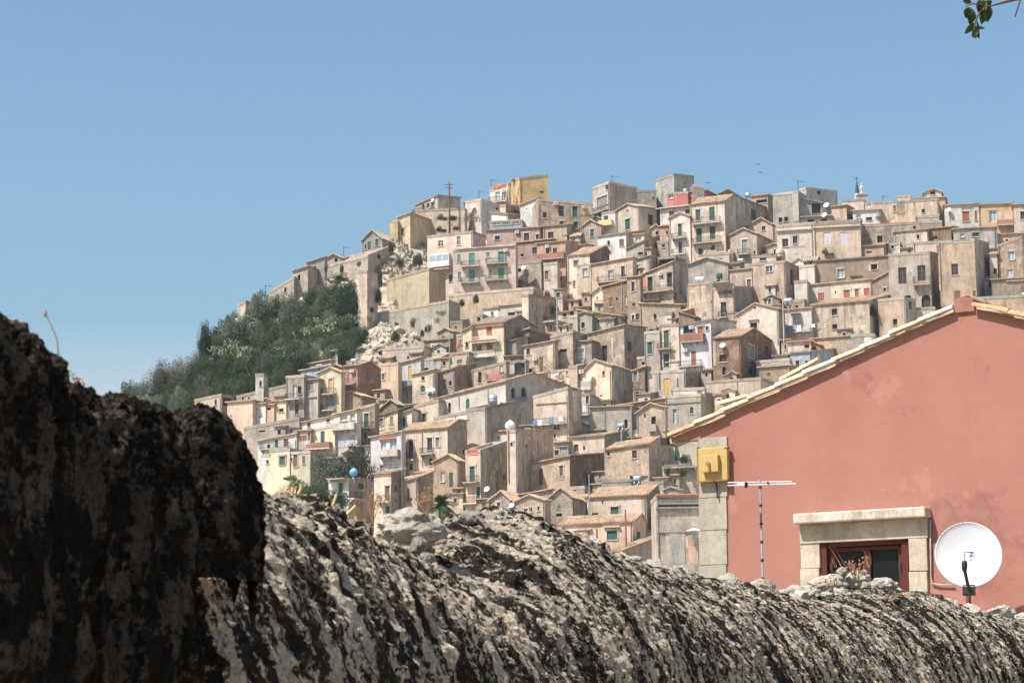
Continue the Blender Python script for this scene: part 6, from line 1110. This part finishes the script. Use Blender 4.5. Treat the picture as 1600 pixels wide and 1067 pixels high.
def coping(name, pts, R0, Hh, ns, nt_, mat, parent, seed, e0=0, e1=0, rough=1.0, foot=-.6, tilt=0.35, crag=1.0, lump=.012):
    """rounded weathered stone cap along a crest; e0/e1 round its ends off"""
    PT = [at(*p) for p in pts]; samp = [spline(PT, i/(ns - 1)) for i in range(ns)]; cum = [0]
    for a, b in zip(samp, samp[1:]): cum.append(cum[-1] + (b - a).length)
    tot = cum[-1]; th0, th1 = radians(-80), radians(88); body = .22; me_v, uvs = [], []
    for i, c in enumerate(samp):
        d = (samp[min(i + 3, ns - 1)] - samp[max(i - 3, 0)]); d.z = 0; d.normalize(); nn = V((d.y, -d.x, 0)); s = cum[i]; R = R0*(.62 + .50*sstep(0, 3.2, s)) if R0 > .2 else R0
        en = 1.0
        if e0 and s < e0: en = sqrt(max(0, 1 - (1 - s/e0)**2))
        if e1 and tot - s < e1: en = min(en, sqrt(max(0, 1 - (1 - (tot - s)/e1)**2)))
        c = c - Z*(1 - en)*Hh*.55
        for j in range(nt_):
            t = j/(nt_ - 1)
            if t < 1 - body:
                th = th0 + (th1 - th0)*t/(1 - body); out = R*sin(th)*(.35 + .65*en); dn_ = Hh*(1 - cos(th)); nv = (nn*sin(th)*Hh + Z*cos(th)*R).normalized(); v = th*.5*(R + Hh)
            else:
                q = (t - (1 - body))/body; out = R*(.35 + .65*en); dn_ = Hh + (c.z - Hh - foot)*q; nv = nn; v = th1*.5*(R + Hh) + (c.z - Hh - foot)*q
            p = c + nn*out - Z*dn_; q3 = p + V((seed*3.7, 0, 0)); sl_ = V(((s + v*tilt)*22, v*5, seed))
            dsp = noise.fractal(q3*7, .9, 2.1, 3)*lump + noise.fractal(sl_, .8, 2, 4)*.0042*rough + (abs(noise.fractal(q3*32, .7, 2.2, 4)) - .3)*.011*rough + noise.fractal(q3*95, .6, 2.2, 3)*.0042*rough
            if th0 + (th1 - th0)*t/(1 - body) < .5: dsp += crag*max(0, noise.fractal(V((s*9, seed, v*6)), .6, 2.2, 4))*.020
            me_v.append((p + nv*dsp)); uvs.append((s, v))
    o_ = me_v[0].copy(); me = bpy.data.meshes.new(name); fs = [(i*nt_ + j, (i + 1)*nt_ + j, (i + 1)*nt_ + j + 1, i*nt_ + j + 1) for i in range(ns - 1) for j in range(nt_ - 1)]
    for i in (0, ns - 1):                                       # close the ends with a fan
        cc = sum((me_v[i*nt_ + j] for j in range(nt_)), V((0, 0, 0)))/nt_; me_v.append(cc); uvs.append(uvs[i*nt_]); fs += [(i*nt_ + j, i*nt_ + j + 1, len(me_v) - 1) for j in range(nt_ - 1)]
    me.from_pydata([(p - WB)[:] for p in me_v], [], fs); uvl = me.uv_layers.new(name='UVMap'); idx = [0]*len(me.loops); me.loops.foreach_get('vertex_index', idx); uvl.data.foreach_set('uv', [x for k_ in idx for x in uvs[k_]])
    me.materials.append(MATS[mat]); o = bpy.data.objects.new(name, me); C.objects.link(o); o.parent = parent; return o
WB = V((-.3, 2.6, -1.75)); wl = empty('stone_wall', WB, 'weathered limestone wall with a rounded lichen-blackened top across the foreground', 'wall')
LONG = [(40, 716, 2.2), (220, 752, 2.45), (340, 772, 2.7), (420, 778, 2.9), (470, 806, 3.0), (530, 858, 3.15), (590, 880, 3.3), (640, 874, 3.45), (700, 824, 3.7), (760, 812, 4.0), (820, 838, 4.35), (880, 872, 4.75), (940, 884, 5.1), (1000, 893, 5.45), (1060, 905, 5.8), (1120, 918, 6.15), (1180, 930, 6.5), (1250, 932, 6.95), (1330, 918, 7.45), (1400, 928, 7.9), (1470, 952, 8.3), (1540, 966, 8.8), (1600, 972, 9.25), (1700, 985, 10.2), (1820, 1000, 11.5)]
coping('coping', LONG, .38, .40, 1000, 190, 'limestone', wl, 1, tilt=.22)
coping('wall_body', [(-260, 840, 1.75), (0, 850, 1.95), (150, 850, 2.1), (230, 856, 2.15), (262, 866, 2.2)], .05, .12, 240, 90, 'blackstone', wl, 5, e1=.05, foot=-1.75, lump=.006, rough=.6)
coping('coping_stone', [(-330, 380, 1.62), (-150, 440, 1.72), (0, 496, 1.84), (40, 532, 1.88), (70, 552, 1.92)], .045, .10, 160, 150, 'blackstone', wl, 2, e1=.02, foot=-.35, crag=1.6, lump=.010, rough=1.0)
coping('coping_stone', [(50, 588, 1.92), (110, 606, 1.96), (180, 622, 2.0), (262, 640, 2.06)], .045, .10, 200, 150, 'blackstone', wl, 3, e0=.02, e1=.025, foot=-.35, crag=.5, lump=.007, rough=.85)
coping('coping_stone', [(262, 640, 2.1), (290, 636, 2.12), (330, 648, 2.16), (362, 672, 2.19), (382, 700, 2.21)], .042, .11, 150, 110, 'blackstone', wl, 4, e0=.02, e1=.05, foot=.105, crag=.35, lump=.007, rough=.85)
CS = [at(*p) for p in LONG]; rs = random.Random(21); CM = [rock_mesh(80 + i, 3, .45) for i in range(5)]
for me in CM: me.materials.append(MATS['cleanstone'])
for i in range(110):
    t = rs.uniform(.22, .95); P = spline(CS, t); k = P.y/FPX; w_ = rs.choice([9, 12, 16, 22])*rs.uniform(.8, 1.3)*k*(.5 if t < .42 else 1); o = bpy.data.objects.new('stone', CM[i % 5]); C.objects.link(o); o.parent = wl
    o.location = P - WB + V((rs.uniform(-.02, .06), rs.uniform(-.08, .02), rs.uniform(-.02, .008))); o.scale = (w_*1.2, w_, w_*.75); o.rotation_euler = (rs.uniform(-.5, .5), rs.uniform(-.5, .5), rs.uniform(0, 6))
# loose stones lying on the wall
RM = [rock_mesh(60 + i, 4, .30) for i in range(6)]
for me in RM: me.materials.append(MATS['cleanstone'])
for i, (px, py, Y, wx, wz, lab) in enumerate(((645, 826, 3.42, 58, 30, 'pale rounded boulder with a shaded flat face lying on the wall'), (655, 852, 3.36, 15, 14, 'small grey pebble below the pale rounded boulder'), (628, 862, 3.38, 30, 10, 'flat crumbly stone in the hollow of the wall'), (668, 874, 3.30, 14, 12, 'whitish lump at the right of the wall hollow'), (905, 890, 4.72, 24, 24, 'blocky pale stone with dark lichen propped on the wall'), (940, 888, 4.85, 36, 26, 'big knobbly white stone right of the propped blocky stone'), (1052, 903, 5.6, 22, 12, 'flat white stone on the wall left of the grey pilaster'), (1228, 934, 6.7, 20, 14, 'whitish stone on the wall below the antenna mast'), (1340, 908, 7.35, 26, 18, 'white stone on the wall before the brown window'), (1316, 894, 7.3, 9, 9, 'small white pebble on top before the brown window'), (1296, 912, 7.3, 30, 16, 'broad grey stone on the wall left of the white pebble'), (1380, 916, 7.6, 24, 14, 'pale stone on the wall under the right window jamb'), (760, 812, 3.9, 30, 10, 'low pale stone right of the rounded boulder'), (1165, 926, 6.3, 26, 10, 'low white stone left of the antenna mast'), (540, 822, 3.08, 16, 12, 'grey stone wedged at the end of the straw stalks'))):
    P = at(px, py, Y); k = Y/FPX; o = bpy.data.objects.new('stone', RM[i % 6]); C.objects.link(o); o.location = P; o.scale = (wx*k*.9, wx*k*.8, wz*k*.95); o.rotation_euler = (0, 0, i*1.3) if i else (0, 0, 0); tag(o, lab, 'stone', 'loose stones on the wall')
# dry grass, straw stalks and weeds on the wall
plain('straw', (.62, .46, .22), .8, var=.2); plain('drystem', (.34, .20, .11), .85); plain('dryleaf', (.36, .19, .09), .85, var=.25); plain('palegrass', (.58, .50, .32), .85)
def blade(m, b, t, w_, bend):
    ax = (t - b); sd = ax.cross(V((0, 1, 0))).normalized()*w_; pv = None
    for j in range(5):
        f_ = j/4; p = b + ax*f_ + bend*(f_*f_); q = (p - sd*(1 - f_*.85), p + sd*(1 - f_*.85))
        if pv: m.face(pv[0], pv[1], q[1], q[0])
        pv = q
def tuft(px, py, Y, w_, h_, n_, mat, label, lean=0.0, bw=1.2, name='grass_tuft'):
    P = at(px, py, Y); k = Y/FPX; m = MB(P); r = random.Random(int(px))
    for _ in range(n_):
        b = P + V((r.uniform(-w_, w_)*.5*k, r.uniform(-.02, .02), -6*k)); blade(m, b, b + V((r.gauss(lean, .5)*h_*k*.7, r.uniform(-.02, .03), h_*k*r.uniform(.5, 1.1))), bw*k*r.uniform(.5, 1), V((r.gauss(0, .25)*h_*k, 0, -abs(r.gauss(0, .2))*h_*k)))
    tag(m.build(name, mat, loc=P), label, 'grass', 'dry grass on the wall')
tuft(588, 884, 3.22, 40, 46, 90, 'palegrass', 'pale dry grass tuft left of the wall hollow'); tuft(630, 884, 3.3, 60, 22, 110, 'straw', 'short straw litter in the wall hollow'); tuft(862, 874, 4.55, 46, 32, 110, 'straw', 'straw tuft left of the propped blocky stone'); tuft(880, 898, 4.55, 16, 18, 40, 'straw', 'orange straw under the propped blocky stone')
tuft(1400, 975, 7.6, 70, 40, 150, 'straw', 'straw tuft on the wall below the satellite dish'); tuft(1440, 972, 8.0, 50, 16, 60, 'palegrass', 'pale tuft on the wall right of the dish post'); tuft(1190, 938, 6.35, 36, 16, 50, 'straw', 'straw tuft on the wall under the antenna mast'); tuft(1290, 908, 7.2, 26, 12, 30, 'dryleaf', 'rusty dry tuft under the left window jamb'); tuft(560, 824, 3.1, 40, 20, 40, 'straw', 'loose straw beside the pale rounded boulder'); tuft(985, 890, 5.15, 26, 40, 14, 'drystem', 'thin brown stems right of the big white stone', .2, .7); tuft(1330, 880, 7.3, 60, 34, 10, 'drystem', 'thin weed stems before the brown window', 0, .6); tuft(450, 765, 2.85, 24, 20, 20, 'straw', 'straw bits at the left of the straw stalks')
for i, (x0, y0, x1, y1, w_) in enumerate(((466, 772, 470, 756, 3), (496, 796, 506, 778, 2.6), (508, 812, 526, 772, 2.6), (524, 820, 556, 790, 3), (482, 786, 504, 782, 2.4), (558, 836, 555, 806, 3))):
    Y = 3.02; A, Bq = at(x0, y0, Y), at(x1, y1, Y); m = MB(A); m.tube([A, (A + Bq)/2 + V((.002, 0, .001)), Bq], w_*Y/FPX, 6, w_*.8*Y/FPX); tag(m.build('straw_stalk', 'straw', loc=A), ('short curled straw stalk, leftmost on the wall', 'short upright straw stalk, second from the left', 'long leaning straw stalk pointing up right, the tallest', 'long straw stalk leaning far right before the villa', 'straw stalk lying almost flat on the wall', 'bent straw stalk standing before the small grey wedge stone')[i], 'straw', 'straw stalks on the wall')
def weed(px, py, Y, h_, w_, n_, label, leafy=True, stem='drystem', leaf='dryleaf', seed=1):
    P = at(px, py, Y); k = Y/FPX; root = empty('dry_weed', P, label, 'weed', 'dry weeds on the wall'); r = random.Random(seed); m = MB(P); q = MB(P)
    for _ in range(n_):
        t = P + V((r.uniform(-.5, .5)*w_*k, r.uniform(-.03, .03), h_*k*r.uniform(.5, 1))); mid = (P + t)/2 + V((r.uniform(-.1, .1)*w_*k, 0, 0)); m.tube([P - Z*6*k, mid, t], 1.0*k, 5, .5*k)
        if leafy:
            for _ in range(7):
                c = P.lerp(t, r.uniform(.35, 1.05)) + V((r.gauss(0, 3.5)*k, r.gauss(0, 3)*k, r.gauss(0, 2.5)*k)); q.lathe(c, V((r.gauss(0, 1), r.gauss(0, 1), r.gauss(0, 1))).normalized(), [(.1*k, -2*k), (2.2*k*r.uniform(.6, 1.2), 0), (.1*k, 2.2*k)], 5)
    m.build('stem', stem, root)
    if leafy: q.build('seed_heads', leaf, root)['kind'] = 'stuff'
weed(582, 812, 2.95, 70, 48, 5, 'reddish dry weed with orange seed heads left of the rounded boulder', seed=2); weed(668, 800, 3.35, 40, 40, 6, 'orange-tipped dry weed above the rounded boulder', seed=3); weed(1338, 905, 7.2, 36, 44, 7, 'dry flower stalks with round brown heads before the brown window', seed=4); weed(795, 832, 4.1, 18, 22, 5, 'small orange weed on the wall before the stone gables', seed=5); weed(120, 598, 1.96, 8, 8, 3, 'tiny orange weed on the dark left wall', seed=6); weed(512, 806, 3.0, 20, 24, 4, 'orange seed heads between the straw stalks', seed=8)
Y = 1.93; pp = [at(x, y, Y) for x, y in ((89, 590), (92, 560), (89, 530), (80, 508), (71, 491))]; m = MB(pp[0]); m.tube(pp, 1.5*Y/FPX, 6, .9*Y/FPX); m.lathe(pp[-1], Z, [(.001, -.002), (.0016, 0), (.001, .003)], 6); tag(m.build('grass_stalk', 'drystem', loc=pp[0]), 'single thin curved stalk standing against the sky at the left', 'grass')
Y = 1.99; pp = [at(x, y, Y) for x, y in ((131, 606), (129, 590))]; m = MB(pp[0]); m.tube(pp, 1.2*Y/FPX, 5, .6*Y/FPX); tag(m.build('grass_stalk', 'drystem', loc=pp[0]), 'very short thin stalk on the dark wall at the left', 'grass')
# ------------------------------------------------------------------ branch of a tree at the upper right
tb = V((2.75, 6.2, terr(2.75, 6.2))); tree = empty('tree', tb, 'leafy twig tips of a tree reaching in at the upper right corner', 'tree'); m = MB(tb)
plain('twig', (.12, .065, .055), .8); tip = at(1524, 26, 6.0); m.tube([tb - Z*.2, tb + V((-.05, 0, 1.6)), tb + V((-.1, 0, 3.0)), tb + V((-.05, .1, 4.2))], .10, 10, .05); m.build('trunk', 'bark', tree, smooth=True)
m = MB(tb); br = [tb + V((-.1, 0, 3.1)), at(1760, -70, 6.1), at(1640, -14, 6.0), at(1572, 3, 6.0), at(1540, 12, 6.0)]; m.tube(br, .012, 7, .0016); m.tube([at(1640, -14, 6.0), at(1596, -6, 6.05), at(1590, 14, 6.05), at(1586, 27, 6.05)], .004, 5, .0016); m.tube([at(1540, 12, 6), at(1528, 24, 6), at(1522, 42, 6), at(1523, 58, 6)], .0035, 5, .0015); m.tube([at(1545, 10, 6), at(1520, 6, 6), at(1508, 11, 6)], .003, 5, .0012); m.build('branch', 'twig', tree, smooth=True)
def bigleaf(px, py, L, w_, ang, roll, parent=tree):
    Y = 6.0; k = Y/FPX; P = at(px, py, Y); a = radians(ang); d = V((cos(a), .15*roll, -sin(a))).normalized(); s = d.cross(V((0, 1, 0))).normalized(); s = (s*cos(roll) + V((0, 1, 0))*sin(roll)).normalized(); up = d.cross(s); m = MB(tb); n_ = 8; rows = []
    for j in range(n_ + 1):
        t = j/n_; ww = w_*k*.5*sin(pi*min(1, t*.96 + .02))**.8; c = P + d*(L*k*t) - up*(.25*L*k*t*t*.4); rows.append((c - s*ww + up*ww*.35, c, c + s*ww + up*ww*.35))
    for a_, b_ in zip(rows, rows[1:]): m.face(a_[0], a_[1], b_[1], b_[0]); m.face(a_[1], a_[2], b_[2], b_[1])
    m.build('leaf', 'leaf_tree', parent)
leafmat('leaf_tree', (.030, .050, .016), (.055, .080, .022), (.10, .12, .035))
for a in ((1534, 4, 26, 13, 75, .2), (1528, 8, 22, 14, 60, .9), (1518, 14, 22, 14, 95, .3), (1512, 22, 14, 10, 80, 1.0), (1522, 36, 20, 9, 130, .4), (1520, 38, 22, 9, 70, -.4), (1526, 33, 20, 9, 85, .9), (1524, 46, 14, 7, -10, .5), (1535, 18, 18, 9, 70, -.9), (1550, 2, 18, 10, 150, .4), (1518, 4, 12, 8, 190, .3), (1538, 0, 20, 12, 100, -.3), (1530, 0, 24, 15, 80, .1), (1542, 6, 24, 13, 85, .2), (1515, 12, 16, 13, 110, .1), (1519, 44, 15, 9, 60, .1), (1528, 44, 16, 9, 120, -.2), (1536, 14, 22, 12, 95, .3)): bigleaf(a[0], a[1], a[2]*1.15, a[3]*1.15, *a[4:])
m = MB(tb); P = at(1524, 59, 6); m.lathe(P, Z, [(.0004, -.003), (.0026, -.0015), (.0028, .001), (.0004, .003)], 8); m.build('bud', 'black', tree)
me = PRO['mid'][0]; o = bpy.data.objects.new('crown', me); C.objects.link(o); o.parent = tree; o.location = (.25, .3, 2.9); o.scale = (1.0, 1.0, 2.0)


# ------------------------------------------------------------------ thin summer haze between the near wall and the far hill
mh = bpy.data.materials.new('haze'); mh.use_nodes = True; nh = mh.node_tree.nodes; nh.remove(nh['Principled BSDF']); pv = nh.new('ShaderNodeVolumePrincipled'); pv.inputs['Color'].default_value = (.88, .93, 1.0, 1); pv.inputs['Density'].default_value = HAZE; pv.inputs['Anisotropy'].default_value = .0
mh.node_tree.links.new(pv.outputs[0], nh['Material Output'].inputs['Volume']); MATS['haze'] = mh
m = MB(); m.box(V((0, 0, 0)), V((1, 0, 0)), V((0, 1, 0)), Z, -240, 255, -14, 520, -19, 118); hz = m.build('haze', 'haze'); hz['kind'] = 'stuff'
